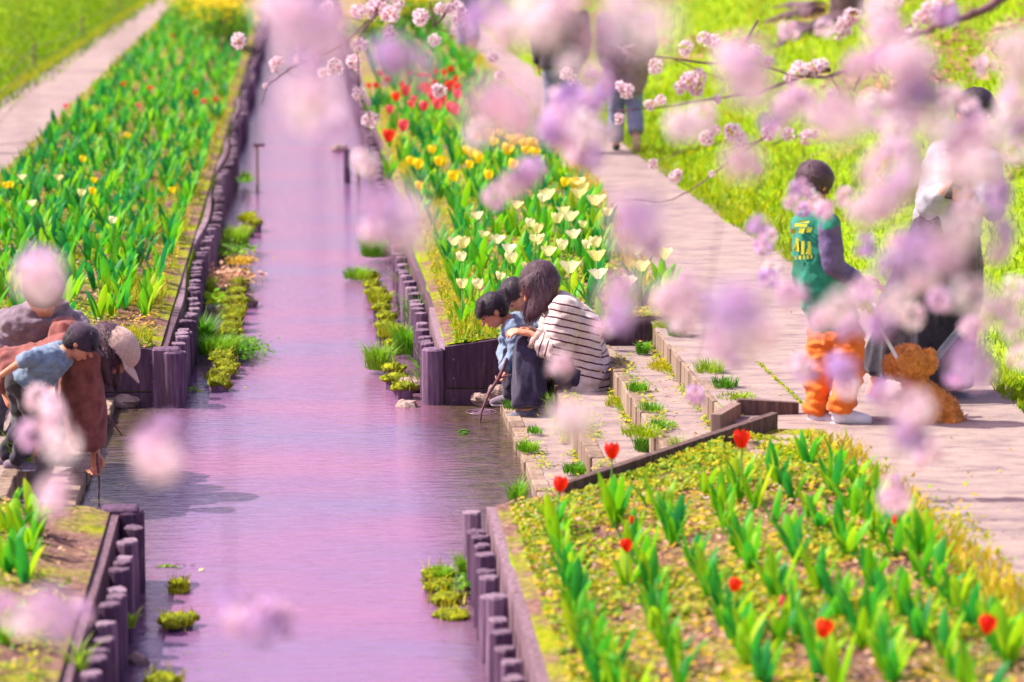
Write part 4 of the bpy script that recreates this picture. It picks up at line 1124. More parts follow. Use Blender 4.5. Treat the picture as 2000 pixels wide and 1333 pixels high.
def stripes():
    m, t, o = newmat('cream_knit_with_maroon_stripes')
    at = t.nodes.new('ShaderNodeAttribute'); at.attribute_name = 'along'
    v = coords(t); wob_ = math_(t, 'MULTIPLY', math_(t, 'SUBTRACT', noise_(t, 12, 2, .5, v), .5), .012)
    x = math_(t, 'ADD', at.outputs['Fac'], wob_)
    fr = math_(t, 'FRACT', math_(t, 'MULTIPLY', x, 1 / .040))
    st = math_(t, 'LESS_THAN', fr, .23)
    lim = math_(t, 'MULTIPLY', math_(t, 'GREATER_THAN', x, -.09), math_(t, 'LESS_THAN', x, 10.0))
    f = math_(t, 'MULTIPLY', st, lim)
    n = noise_(t, 60, 3, .6, v)
    base = ramp(t, n, [(.3, (.58, .47, .42)), (.7, (.74, .62, .56))]); dark = ramp(t, n, [(.3, (.055, .010, .025)), (.7, (.13, .02, .045))])
    princ(t, o, mix(t, f, base, dark), .9, bump(t, noise_(t, 150, 2, .5, v), .5, .004), .2, 0, .3)
    return m
C['stripe'] = stripes()

# --- the seated woman in the striped sweater
def woman():
    Yc = 17.0
    rt = tag(empty('person', JZ(1120, 757, .20) + Vector((0, 0, 0))), 'woman in a cream sweater with maroon stripes seated on the steps, bent over a child', 'person')
    hc = J(1052, 556, Yc); face = Vector((-.80, -.10, -.60)); up = Vector((-.45, 0, .85))
    neck = J(1082, 583, Yc); chest = J(1112, 625, Yc); waist = J(1140, 690, Yc); hip = J(1150, 737, Yc)
    sn, sf = J(1104, 606, Yc - .17), J(1090, 604, Yc + .17)
    en, wn = J(1088, 680, Yc - .20), J(1034, 652, Yc - .15)
    ef, wf = J(1078, 672, Yc + .20), J(1035, 645, Yc + .10)
    hn, hf = J(1143, 738, Yc - .09), J(1143, 736, Yc + .09)
    kn, kf = J(1036, 678, Yc - .10), J(1045, 680, Yc + .12)
    an, af = J(1034, 797, Yc - .14), J(1052, 790, Yc + .10)
    tn, tf = J(1000, 815, Yc - .17), J(1020, 800, Yc + .08)
    body = head(hc, face, up, .098) + [
        ('c', [hc + Vector((.04, 0, -.04)), neck, lerp3(neck, chest, .4)], [.045, .048, .07], None),
        ('t', [lerp3(neck, chest, .35), chest, waist, hip], [(.12, .075), (.15, .10), (.13, .09), (.155, .12)], (0, 1, 0)), el(hip, (.16, .13, .12), hip - waist),
        ('c', [sn, en, wn], [.046, .036, .022], None), ('c', [sf, ef, wf], [.046, .036, .022], None),
        ('c', [hn, kn, an], [.082, .055, .034], None), ('c', [hf, kf, af], [.082, .055, .034], None),
        ('c', [an, tn], [.034, .024], None), ('c', [af, tf], [.034, .024], None)]
    body += hand(wn, (-.95, -.1, .22), (.1, .25, -.95), .078, .38) + hand(wf, (-.9, -.45, .12), (.1, -.3, -.95), .078, .5, 1, -1)
    surf('body', body, M['skin'], rt, .0055, 3)
    eyes(hc, face, up, .098, rt)
    # hair: a shoulder-length bob hanging forward
    s = Vector(face).normalized().cross(Vector(up)).normalized(); f = Vector(face).normalized(); u = s.cross(f) * -1
    u = Vector(up) - f * Vector(up).dot(f); u.normalize()
    hair = [el(hc + u * .022 - f * .022, (.100, .112, .106), u, s)]
    dn = Vector((0, 0, -1))
    for k in range(17):
        a = -2.35 + 4.7 * k / 16            # round the head from one temple past the nape to the other
        dr = (-f * math.cos(a) + s * math.sin(a)); top = hc + u * .06 + dr * .072; mid = hc + dr * .098 - u * .03
        mid.z -= .0; low = mid + dn * (.085 if abs(a) > 1.0 else .050) + dr * .012 + Vector((-.015, 0, 0)); tip = low + dn * .035 + Vector((-.012, 0, 0)) - dr * .02
        hair.append(('c', [top, mid, low, tip], [.030, .030, .026, .015], None))
    ho = surf('hair', hair, M['hair_brown'], rt, .006, 4, .0022, (90, 90, 5), 3)
    strands(ho, 5000, .06, .0010, M['hair_brown'], rt, (-.15, 0, -1), .002)
    for k in range(22):     # loose strands
        a = -2.3 + 4.6 * R_.random(); dr = (-f * math.cos(a) + s * math.sin(a)); b = hc + dr * .112 - u * .02
        mb = MB(); mb.tube([b - rt.location, b + Vector((-.01, 0, -.09)) - rt.location, b + Vector((-.03, U(-.01, .01), -.175)) - rt.location], [.0035, .003, .001], 4)
        obj('strand', mb, M['hair_brown'], rt)
    # sweater
    spine = [neck, J(1128, 632, Yc), J(1150, 690, Yc), J(1152, 752, Yc)]
    top = [('t', [lerp3(neck, chest, .0), lerp3(neck, chest, .3), J(1116, 630, Yc), J(1136, 690, Yc), J(1146, 730, Yc), J(1146, 754, Yc)], [(.075, .058), (.150, .088), (.195, .130), (.20, .135), (.215, .150), (.21, .145)], (0, 1, 0)),
           el(J(1125, 648, Yc), (.185, .145, .17), (.3, 0, -1)), el(J(1148, 725, Yc), (.195, .115, .10), (0, 0, 1)),
           ('c', [sn, lerp3(sn, en, .5), en], [.085, .092, .085], None), ('c', [en, J(1062, 675, Yc - .17), J(1050, 668, Yc - .16)], [.082, .064, .050], None),
           ('c', [sf, lerp3(sf, ef, .5), ef], [.085, .092, .08], None), ('c', [ef, J(1062, 666, Yc + .14), J(1052, 660, Yc + .12)], [.075, .060, .050], None)]
    sl_n = [sn, en, J(1048, 667, Yc - .16)]; sl_f = [sf, ef, J(1048, 660, Yc + .12)]
    surf('sweater', top, C['stripe'], rt, .0085, 5, .018, (8, 8, 12), 2.0, .45, stripe=[(spine, -.02, 0), (sl_n, -.05, -.115), (sl_f, .0, -.085)])
    mb = MB(); cw = J(1048, 667, Yc - .16); cd = (J(1043, 664, Yc - .158) - cw).normalized()
    mb.tube([cw - rt.location, cw + cd * .03 - rt.location], [.056, .054], 16, side=(0, 1, 0)); obj('cuff', mb, C['tan'], rt, smooth=True)
    # wide dark trousers
    tr = []
    for h_, k_, a_, t_ in ((hn, kn, an, tn), (hf, kf, af, tf)):
        tr += [('c', [h_, lerp3(h_, k_, .5), k_], [.105, .092, .078], None), ('t', [k_, lerp3(k_, a_, .35), lerp3(k_, a_, .97)], [.080, .088, .100], None)]
    tr.append(el(hip + Vector((0, 0, -.02)), (.17, .14, .10), (0, 0, 1)))
    surf('trousers', tr, C['navy'], rt, .009, 4, .026, (12, 12, 3.0), 5.0, .35)
    for a_, t_ in ((an, tn), (af, tf)):
        surf('shoe', [('c', [a_ + Vector((.02, 0, -.035)), lerp3(a_, t_, .6) + Vector((0, 0, -.01)), t_], [.042, .038, .026], None)], C['slate'], rt, .007, 4)
        surf('sole', [('c', [a_ + Vector((.03, 0, -.062)), t_ + Vector((-.01, 0, -.018))], [.022, .018], None)], C['white'], rt, .007, 2)
woman()

def figure(label, J_, skin_r, clothes, hair=None, group=None, base=None, voxel=.006):
    pass
# --- children crouching beyond her
def child(label, hc, face, up, r, sh, hipc, arms, legs, top, bottom, shoe, hands, cap_=None, sitw=.10, shw=.10, shoeoff=True):
    base = Vector(((hipc.x + legs[0][2].x) / 2, (hipc.y + legs[0][2].y) / 2, legs[0][2].z - .05))
    rt = tag(empty('person', base), label, 'person')
    neck = lerp3(sh, hc, .42); ax = (hipc - sh).normalized(); side = ax.cross(Vector((0, 0, 1)))
    side = (arms[0][0] - arms[1][0]).normalized()
    b = head(hc, face, up, r) + [('c', [lerp3(hc, neck, .4), neck, sh], [r * .42, r * .44, r * .6], None),
        ('t', [sh, lerp3(sh, hipc, .5), hipc], [(shw * .95, r * .75), (shw * .85, r * .8), (sitw, r * .9)], side), el(hipc, (sitw, r * .95, r * .95), ax, side)]
    for a, e, w in arms: b.append(('c', [a, e, w], [r * .36, r * .29, r * .19], None))
    for a, k, f in legs: b.append(('c', [a, k, f], [r * .62, r * .45, r * .30], None))
    for (w, d, n_, cu) in hands: b += hand(w, d, n_, r * .66, cu)
    surf('body', b, M['skin'], rt, .0055, 3); eyes(hc, face, up, r, rt)
    f = Vector(face).normalized(); u = Vector(up); u = (u - f * u.dot(f)).normalized(); s = f.cross(u)
    if cap_ != 'none':
        hp = [el(hc + u * r * .26 - f * r * .14, (r * .92, r * 1.02, r * .90), u, s), el(hc - u * r * .25 - f * r * .42, (r * .80, r * .66, r * .62), u, s)]
        for k in range(9):
            o_ = (k - 4) / 4; hp.append(('c', [hc + u * r * .95 + s * o_ * r * .5 + f * r * .2, hc + f * r * .78 + u * r * .55 + s * o_ * r * .66, hc + f * r * .93 + u * r * .28 + s * o_ * r * .62], [r * .22, r * .17, r * .07], None))
        ho = surf('hair', hp, M['hair'], rt, .006, 4, .002, (60, 60, 30), 1.0); strands(ho, 2600, .028, .0010, M['hair'], rt, tuple(f * .8 + Vector((0, 0, -.6))), .003)
    shirt = [('t', [lerp3(neck, sh, .55), sh, lerp3(sh, hipc, .5), lerp3(sh, hipc, .98)], [(r * .6, r * .55), (shw * 1.12, r * .92), (shw * 1.15, r * 1.05), (sitw * 1.15, r * 1.12)], side)]
    for a, e, w in arms:
        shirt.append(('c', [a, lerp3(a, e, .6), lerp3(e, w, .0)], [r * .52, r * .50, r * .44], None))
        if top[1] == 'long': shirt.append(('c', [e, lerp3(e, w, .85)], [r * .42, r * .34], None))
    surf('shirt', shirt, top[0], rt, .0075, 4, .016, (14, 14, 14), hc.x * 9, .5)
    tr = [el(hipc + ax * r * .2, (sitw * 1.12, r * 1.12, r * .95), ax, side)]
    for a, k, f_ in legs: tr += [('c', [a, lerp3(a, k, .5), k], [r * .82, r * .74, r * .62], None), ('t', [k, lerp3(k, f_, .5), lerp3(k, f_, .93)], [r * .64, r * .60, r * .56], None)]
    surf('trousers', tr, bottom, rt, .008, 4, .016, (13, 13, 9), hc.y, .4)
    for (a, k, f_), dr in zip(legs, shoe[1]):
        dr = Vector(dr).normalized()
        surf('shoe', [('c', [f_ - dr * .02 + Vector((0, 0, -.012)), f_ + dr * r * .75 + Vector((0, 0, -.016)), f_ + dr * r * 1.25 + Vector((0, 0, -.022))], [r * .40, r * .38, r * .30], None)], shoe[0], rt, .006, 4)
        surf('sole', [('t', [f_ - dr * .05 + Vector((0, 0, -r * .40)), f_ + dr * r * .7 + Vector((0, 0, -r * .42)), f_ + dr * r * 1.45 + Vector((0, 0, -r * .40))], [(r * .30, r * .12), (r * .44, r * .12), (r * .25, r * .10)], (-dr.y, dr.x, 0))], C['white'], rt, .006, 2)
    return rt
Y = 17.15
hd = J(984, 722, Y - .15)
child('dark haired child in pale blue shirt crouching at the water, poking it with a stick', J(962, 606, Y), (-.72, -.10, -.68), (-.55, 0, .83), .085,
      J(1000, 632, Y + .04), J(1048, 692, Y + .12), [(J(1000, 640, Y - .07), J(1008, 690, Y - .12), hd), (J(998, 634, Y + .15), J(985, 680, Y + .18), J(982, 712, Y + .05))],
      [(J(1050, 700, Y + .05), J(1000, 694, Y + .0), J(1000, 778, Y + .05)), (J(1052, 698, Y + .20), J(1005, 694, Y + .22), J(1008, 775, Y + .2))],
      (C['blue'], 'long'), C['navy'], (C['grey'], [(-1, -.1, 0), (-1, 0, 0)]), [(hd, (-.25, -.05, -.9), (-.8, -.5, 0), .75)])
mb = MB(); b0 = J(990, 700, Y - .17); b1 = J(972, 742, Y - .2); b2 = J(954, 770, Y - .18); b3 = J(940, 806, Y - .2)
mb.tube([b0, lerp3(b0, b1, .5) + Vector((.004, 0, 0)), b1, b2, b3, b3 + Vector((-.01, 0, -.08))], [.008, .010, .011, .009, .008, .006], 7)
mb.tube([b1, J(985, 735, Y - .2), J(1000, 732, Y - .2)], [.007, .006, .003], 6)
tag(obj('stick', mb, M['twig']), 'crooked forked stick held by the crouching child and dipping into the water', 'stick')
mb = MB()
for r0, r1 in ((.015, .022), (.05, .056), (.085, .089)):
    k = len(mb.v)
    for i in range(28):
        a = i / 28 * 6.283
        mb.v += [(r0 * math.cos(a), r0 * math.sin(a), .004), ((r0 + r1) / 2 * math.cos(a), (r0 + r1) / 2 * math.sin(a), .007), (r1 * math.cos(a), r1 * math.sin(a), .004)]
    for i in range(28):
        for j in range(2): mb.f.append((k + i * 3 + j, k + i * 3 + j + 1, k + (i + 1) % 28 * 3 + j + 1, k + (i + 1) % 28 * 3 + j)); mb.m.append(0)
M['ripple'] = newmat('ripple')[0]; t_ = M['ripple'].node_tree; princ(t_, [n for n in t_.nodes if n.type == 'OUTPUT_MATERIAL'][0], (.20, .12, .20), .05, None, .8)
o = obj('ripple', mb, M['ripple'], smooth=True); o.location = JZ(940, 806, .002); tag(o, kind='structure')
Y = 17.42
child('second dark haired child in pale blue shirt, half hidden behind the woman\'s hair', J(1006, 577, Y), (-.35, -.35, -.75), (-.7, 0, .7), .088,
      J(1040, 610, Y), J(1085, 690, Y + .02), [(J(1050, 612, Y - .08), J(1060, 660, Y - .10), J(1035, 690, Y - .1)), (J(1042, 605, Y + .1), J(1050, 655, Y + .12), J(1030, 690, Y + .1))],
      [(J(1088, 700, Y - .06), J(1040, 700, Y - .06), J(1050, 764, Y - .02)), (J(1088, 700, Y + .06), J(1045, 700, Y + .08), J(1056, 762, Y + .06))],
      (C['blue'], 'short'), C['navy'], (C['white'], [(-1, -.1, 0), (-1, 0, 0)]), [])

# --- the boy in green and orange
def boy():
    Yc = 14.3; r = .088
    rt = tag(empty('person', J(1620, 836, Yc)), 'boy in green top with violet sleeves and orange trousers standing by the top plank', 'person')
    hc = J(1592, 357, Yc); face = Vector((.75, .55, -.30)); up = Vector((.1, 0, 1))
    neck = J(1590, 400, Yc); sh = J(1594, 432, Yc); w = J(1596, 540, Yc); hip = J(1630, 640, Yc)
    sl_, sr = J(1562, 436, Yc + .08), J(1618, 436, Yc - .09); el_, er = J(1600, 520, Yc + .14), J(1626, 520, Yc - .10); wl, wr = J(1680, 545, Yc + .12), J(1690, 560, Yc - .04)
    hl, hr = J(1612, 650, Yc + .04), J(1650, 650, Yc - .04); kl, kr = J(1600, 735, Yc + .02), J(1660, 735, Yc - .08); al, ar = J(1592, 812, Yc + .02), J(1640, 808, Yc - .10)
    b = head(hc, face, up, r) + [('c', [lerp3(hc, neck, .5), neck, sh], [.040, .042, .06], None), ('t', [sh, w, hip], [(.10, .065), (.10, .07), (.105, .075)], (1, -.4, 0)),
        ('c', [sl_, el_, wl], [.034, .028, .018], None), ('c', [sr, er, wr], [.034, .028, .018], None), ('c', [hl, kl, al], [.058, .042, .028], None), ('c', [hr, kr, ar], [.058, .042, .028], None)]
    b += hand(wl, (1, 0, .1), (0, .2, -1), .06, .4) + hand(wr, (1, .1, .1), (0, -.2, -1), .06, .4, 1, -1)
    surf('body', b, M['skin'], rt, .0065, 3); eyes(hc, face, up, r, rt)
    f = face.normalized(); u = (up - f * up.dot(f)).normalized(); s = f.cross(u)
    hp = [el(hc + u * r * .22 - f * r * .14, (r * .98, r * 1.10, r * .96), u, s), el(hc - u * r * .22 - f * r * .42, (r * .85, r * .72, r * .62), u, s), el(hc + u * r * .5 + f * r * .5, (r * .7, r * .45, r * .4), u, s)]
    ho = surf('hair', hp, M['hair_brown'], rt, .007, 4, .002, (50, 50, 26), 1.0); strands(ho, 3000, .03, .0012, M['hair_brown'], rt, (.2, .1, -1), .003)
    surf('top', [('t', [J(1590, 408, Yc), sh, lerp3(sh, w, .5), w, J(1622, 600, Yc), J(1634, 636, Yc)], [(.06, .055), (.105, .085), (.115, .095), (.115, .10), (.125, .105), (.12, .10)], (1, -.4, 0)), ('c', [sl_, lerp3(sl_, el_, .2)], [.05, .05], None), ('c', [sr, lerp3(sr, er, .15)], [.05, .05], None)], C['green'], rt, .008, 4, .016, (9, 9, 7), 4, .5)
    for a, e, ww in ((sl_, el_, wl), (sr, er, wr)):
        surf('sleeve', [('c', [lerp3(a, e, .08), lerp3(a, e, .6), e], [.056, .058, .052], None), ('c', [e, lerp3(e, ww, .85)], [.050, .038], None)], C['purple'], rt, .008, 4, .006, (16, 16, 16), 2)
    surf('trousers', [el(J(1636, 650, Yc), (.125, .10, .08), (0, 0, 1), (1, -.4, 0)), ('t', [hl, kl, al + Vector((0, 0, .01))], [.078, .064, .054], None), ('t', [hr, kr, ar + Vector((0, 0, .01))], [.078, .064, .058], None)], C['orange'], rt, .0075, 3, .022, (9, 9, 15), 6, .5)
    for a, d in ((al, Vector((.8, -.5, 0))), (ar, Vector((1, -.12, 0)))):
        d.normalize()
        surf('shoe', [('c', [a + Vector((0, 0, -.012)), a + d * .07 + Vector((0, 0, -.022)), a + d * .13 + Vector((0, 0, -.030))], [.042, .036, .027], None)], C['white'], rt, .007, 3)
        surf('sole', [('t', [a - d * .045 + Vector((0, 0, -.052)), a + d * .05 + Vector((0, 0, -.054)), a + d * .155 + Vector((0, 0, -.052))], [(.026, .012), (.036, .012), (.024, .010)], (-d.y, d.x, 0))], C['lgrey'], rt, .006, 2)
    # yellow printed patch on the back, with a green curved line of lettering strokes
    o = J(1566, 470, Yc); n_ = (CAM - o).normalized(); rx = n_.cross(Vector((0, 0, 1))).normalized() * -1
    def patch_(name, pts, mat, out):
        mb = MB(); c_ = J(1562, 455, Yc)
        vs = []
        for dx, dz in pts:
            q = c_ + Vector((dx, 0, dz)); vs.append(q)
        k = len(vs); vs2 = [v + Vector((0, -out, 0)) - rt.location for v in vs]
        # wrap on the round of the back
        vs2 = [Vector((v.x, v.y - math.sqrt(max(.0, .105 ** 2 - min(.10, abs(v.x + rt.location.x - sh.x)) ** 2)) - .006, v.z)) for v in vs2]
        mb.add(vs2, [tuple(range(k))]); obj(name, mb, mat, rt)
    def st(x, z, w, h, sk=0, m_=C['yellow']): patch_('print_stroke', [(x, z), (x + w, z + sk * .2), (x + w + sk, z + h), (x + sk, z + h - sk * .2)], m_, .004)
    for x0, z0 in ((-.055, -.085), (-.005, -.095)):
        st(x0, z0, .013, .065); st(x0 + .017, z0 + .004, .011, .030, .008); st(x0 + .030, z0 + .003, .013, .062, -.003)
    for k in range(3): st(-.05 + k * .032, .000 + .006 * k, .022, .026, .006)
    st(-.035, .035, .05, .016, .004); st(-.02, .055, .045, .012, .006)
    for k in range(6): st(-.045 + k * .016, -.125 + .003 * k, .009, .018)
boy()

# --- the woman with the dog lead
def lead_woman():
    Yc = 14.95
    rt = tag(empty('person', J(1780, 790, Yc)), 'adult in light grey top and long dark skirt standing behind the brown dog', 'person')
    hc = J(1904, 222, Yc); face = Vector((-.65, -.35, -.55)); up = Vector((-.2, 0, 1)); r = .1
    neck = J(1898, 272, Yc); sh = J(1880, 305, Yc); wst = J(1850, 430, Yc); hip = J(1840, 500, Yc)
    sl_, sr = J(1838, 312, Yc + .08), J(1925, 318, Yc - .10); el_, er = J(1818, 400, Yc - .05), J(1935, 405, Yc - .16); wl, wr = J(1845, 372, Yc - .22), J(1892, 385, Yc - .24)
    al, ar = J(1700, 775, Yc + .05), J(1850, 765, Yc + .0)
    b = head(hc, face, up, r) + [('c', [lerp3(hc, neck, .5), neck, sh], [.045, .048, .07], None), ('t', [sh, wst, hip], [(.15, .085), (.125, .08), (.15, .10)], (1, -.2, 0)),
        ('c', [sl_, el_, wl], [.045, .036, .022], None), ('c', [sr, er, wr], [.045, .036, .022], None), ('c', [J(1810, 520, Yc), J(1760, 640, Yc), al], [.08, .055, .034], None), ('c', [J(1860, 520, Yc), J(1860, 640, Yc), ar], [.08, .055, .034], None)]
    b += hand(wl, (.7, -.3, .3), (.2, .6, .6), .08, .6) + hand(wr, (-.8, -.2, .15), (0, .6, .6), .08, .6, 1, -1)
    surf('body', b, M['skin'], rt, .007, 3); eyes(hc, face, up, r, rt)
    f = face.normalized(); u = (up - f * up.dot(f)).normalized(); s = f.cross(u)
    surf('hair', [el(hc + u * r * .25 - f * r * .18, (r * .98, r * 1.08, r * .95), u, s), el(hc - f * r * .8 - u * r * .3, (r * .6, r * .5, r * .6), u, s)], M['hair'], rt, .008, 3, .004, (40, 40, 20))
    surf('top', [('t', [J(1896, 282, Yc), sh, lerp3(sh, wst, .5), wst, J(1848, 452, Yc)], [(.07, .06), (.165, .105), (.165, .12), (.16, .12), (.165, .12)], (1, -.2, 0)),
                 ('c', [sl_, lerp3(sl_, el_, .6), el_], [.075, .075, .065], None), ('c', [el_, lerp3(el_, wl, .7)], [.062, .045], None), ('c', [sr, lerp3(sr, er, .6), er], [.075, .075, .065], None), ('c', [er, lerp3(er, wr, .7)], [.062, .045], None)], C['lgrey'], rt, .010, 4, .022, (7, 7, 8), 3, .5)
    surf('skirt', [('t', [J(1848, 425, Yc), J(1845, 500, Yc), J(1812, 610, Yc), J(1788, 735, Yc)], [(.15, .11), (.19, .15), (.235, .19), (.27, .22)], (1, 0, 0))], C['black'], rt, .011, 3, .045, (9, 9, 1.1), 8, .2)
    mb = MB(); mb.tube([J(1800, 735, Yc - .3) - rt.location, J(1860, 660, Yc - .24) - rt.location, J(1905, 610, Yc - .15) - rt.location], [(.022, .005)] * 3, 8, side=(0, 0, 1)); obj('strap', mb, C['slate'], rt)
    for a, d in ((al, Vector((-.6, -.8, 0))), (ar, Vector((.9, -.5, 0)))):
        surf('shoe', [('c', [a + Vector((0, 0, -.02)), a + d.normalized() * .13 + Vector((0, 0, -.035))], [.042, .030], None)], C['slate'] if a == ar else C['green'], rt, .008, 3)
    # the dark F on the chest, drawn as three strokes
    c_ = J(1836, 306, Yc - .14)
    mb = MB()
    for (x, z, sx, sz) in ((0, 0, .010, .075), (.020, .032, .046, .010), (.016, .002, .034, .010), (0, -.036, .024, .007)): mb.box(c_ + Vector((x, -abs(x) * .1, z)) - rt.location, (sx, .004, sz))
    obj('letter', mb, C['black'], rt)
    ph = J(1868, 366, Yc - .27); mb = MB(); mb.bbox((0, 0, 0), (.072, .010, .14), .003)
    o = obj('phone', mb, C['black']); o.location = ph; o.rotation_euler = (.5, .2, .3); tag(o, 'dark phone held in the hands of the grey topped adult', 'phone')
lead_woman()

# --- the dog
def dog():
    Yc = 14.25
    rt = tag(empty('dog', J(1815, 842, Yc)), 'curly apricot brown poodle sitting on the path with its back turned', 'dog')
    hc = J(1774, 708, Yc); cst = J(1795, 770, Yc); rmp = J(1838, 808, Yc)
    b = [el(hc, (.088, .090, .084)), el(hc + Vector((-.065, .04, -.03)), (.035, .05, .034), (-.5, .7, -.1)), el(J(1812, 708, Yc - .01), (.030, .045, .065), (0.2, 0, 1)), el(J(1742, 716, Yc + .02), (.028, .04, .060), (-.2, 0, 1)),
         ('c', [hc + Vector((.01, 0, -.05)), cst], [.050, .070], None), ('c', [cst, lerp3(cst, rmp, .5), rmp], [.078, .086, .092], None), el(J(1852, 824, Yc - .02), (.062, .085, .046)), el(J(1800, 826, Yc - .07), (.06, .08, .045)),
         ('c', [J(1778, 780, Yc + .08), J(1768, 838, Yc + .10)], [.038, .026], None), ('c', [J(1805, 785, Yc + .0), J(1790, 840, Yc - .02)], [.038, .026], None),
         ('c', [J(1866, 815, Yc), J(1874, 842, Yc - .05)], [.035, .028], None)]
    fur = clothmat('curly_fur', (.46, .145, .02), (.78, .31, .06))
    o = surf('body', b, fur, rt, .0065, 4, .012, (38, 38, 38), 2, .8)
    me = o.data; k = len(me.vertices); pts = [me.vertices[R_.randrange(k)] for _ in range(5000)]
    mb = MB()
    for v in pts:
        n_ = v.normal; t1 = n_.orthogonal().normalized(); t1.rotate(Matrix.Rotation(U(0, 6.28), 3, n_)); p_ = v.co - n_ * .003
        w_ = n_.cross(t1) * .0016; a = p_ + n_ * .009 + t1 * .004; c_ = p_ + n_ * .008 + t1 * .012
        mb.add([p_ - w_, p_ + w_, a + w_, a - w_, c_], [(0, 1, 2, 3), (3, 2, 4)])
    fo = obj('curls', mb, fur, rt); fo['kind'] = 'stuff'
    mb = MB(); mb.ell(hc + Vector((-.10, .085, -.03)) - rt.location, .013, None, 8, 6); obj('nose', mb, C['black'], rt, smooth=True)
    mb = MB(); a = hc + Vector((-.060, -.06, .02)); e = J(1716, 636, Yc - .05); g_ = J(1700, 560, Yc + .25)
    mb.tube([a, e, g_], [(.009, .002)] * 3, 6, side=(1, 0, 0)); tag(obj('dog_lead', mb, C['white']), 'white flat lead running up from the curly brown dog', 'lead')
dog()

# --- the group bent over the water on the left landing
def left_group():
    Yc = 15.6
    # person in grey, bent away
    rt = tag(empty('person', J(60, 860, Yc)), 'person in grey violet shirt bent over at the left edge, head behind a blossom', 'person')
    b = head(J(82, 566, Yc - .25), (.3, -.5, -.8), (.5, -.5, .4), .1) + [('c', [J(84, 580, Yc - .22), J(84, 618, Yc - .1)], [.05, .07], None), ('t', [J(90, 628, Yc - .1), J(60, 650, Yc + .1), J(30, 720, Yc + .2)], [(.16, .09), (.15, .1), (.16, .12)], (1, .5, 0)),
        ('c', [J(20, 640, Yc), J(0, 720, Yc - .1), J(20, 790, Yc - .2)], [.05, .04, .025], None), ('c', [J(150, 640, Yc), J(165, 700, Yc - .1), J(160, 760, Yc - .2)], [.05, .04, .025], None),
        ('c', [J(40, 730, Yc + .2), J(60, 800, Yc + .0), J(30, 880, Yc + .15)], [.08, .06, .04], None), ('c', [J(0, 730, Yc + .2), J(-20, 800, Yc + .1), J(-30, 880, Yc + .15)], [.08, .06, .04], None)]
    surf('body', b, M['skin'], rt, .009, 3)
    surf('shirt', [('t', [J(98, 604, Yc - .16), J(82, 628, Yc - .05), J(60, 662, Yc + .1), J(30, 735, Yc + .2)], [(.10, .08), (.205, .12), (.21, .14), (.19, .15)], (1, .5, 0)), el(J(75, 645, Yc), (.21, .15, .14), (-.3, 0, -1), (1, .5, 0)), ('c', [J(16, 636, Yc), J(0, 705, Yc - .1)], [.085, .07], None), ('c', [J(140, 640, Yc), J(150, 690, Yc - .1)], [.085, .07], None)], C['grey'], rt, .010, 4, .022, (8, 8, 16), 1, .5)
    surf('trousers', [('c', [J(35, 735, Yc + .2), J(60, 800, Yc), J(30, 875, Yc + .15)], [.11, .085, .07], None), ('c', [J(0, 735, Yc + .2), J(-20, 800, Yc + .1), J(-30, 875, Yc + .15)], [.11, .085, .07], None)], C['slate'], rt, .010, 5, .01)
    surf('hair', [el(J(84, 562, Yc - .27), (.105, .105, .105))], M['hair'], rt, .009, 3, .004, (40, 40, 40))
    # person in the rust coat with the tan cap
    Yc = 15.1
    rt = tag(empty('person', J(110, 880, Yc)), 'person in rust brown coat and tan cap bent double, one arm hanging to the water', 'person')
    hc = J(219, 684, Yc - .05); face = Vector((.62, -.25, -.75)); up = Vector((.75, 0, .55)); r = .1
    sh = J(146, 672, Yc); mid = J(88, 694, Yc + .1); hip = J(10, 730, Yc + .15)
    s1, s2 = J(158, 690, Yc - .14), J(130, 655, Yc + .14); e1, w1_ = J(170, 790, Yc - .16), J(187, 885, Yc - .14); e2, w2_ = J(150, 770, Yc + .16), J(165, 850, Yc + .1)
    k1, k2 = J(60, 800, Yc - .05), J(75, 800, Yc + .2); a1, a2 = J(30, 885, Yc), J(60, 880, Yc + .2)
    b = head(hc, face, up, r) + [('c', [hc - face.normalized() * .02 + Vector((-.05, 0, .0)), J(172, 668, Yc), sh], [.045, .048, .07], None), ('t', [sh, mid, hip], [(.12, .04), (.11, .03), (.12, .06)], (0, 1, 0)),
        ('c', [s1, e1, w1_], [.048, .038, .024], None), ('c', [s2, e2, w2_], [.048, .038, .024], None), ('c', [hip, k1, a1], [.085, .06, .04], None), ('c', [hip + Vector((0, .2, 0)), k2, a2], [.085, .06, .04], None)]
    b += hand(w1_, (.05, -.05, -1), (-.5, -.8, 0), .078, .55)
    surf('body', b, M['skin'], rt, .007, 3); eyes(hc, face, up, r, rt)
    coat = [('t', [J(172, 678, Yc), sh + Vector((0, 0, -.03)), mid + Vector((0, 0, -.04)), hip], [(.07, .055), (.17, .085), (.165, .095), (.17, .12)], (0, 1, 0)),
            ('c', [s1, J(158, 750, Yc - .15)], [.085, .095], None), ('t', [J(158, 740, Yc - .15), J(164, 800, Yc - .15), J(172, 872, Yc - .14)], [.095, .10, .075], None), ('c', [s2, e2], [.085, .09], None), ('t', [e2, J(160, 840, Yc + .12)], [.09, .075], None)]
    surf('coat', coat, C['brown'], rt, .0095, 4, .028, (10, 10, 4), 7, .4)
    f = face.normalized(); u = (up - f * up.dot(f)).normalized(); s = f.cross(u)
    hp = [el(hc + u * .0 - f * .03, (.112, .118, .108), u, s)]
    for k in range(13):
        o_ = (k - 6) / 6; st_ = hc - u * .02 + s * o_ * .085 - f * .04 * (1 - o_ * o_); hp.append(('c', [st_, st_ + Vector((.0, 0, -.07)), st_ + Vector((.012, 0, -.13 - .02 * math.cos(k)))], [.036, .032, .018], None))
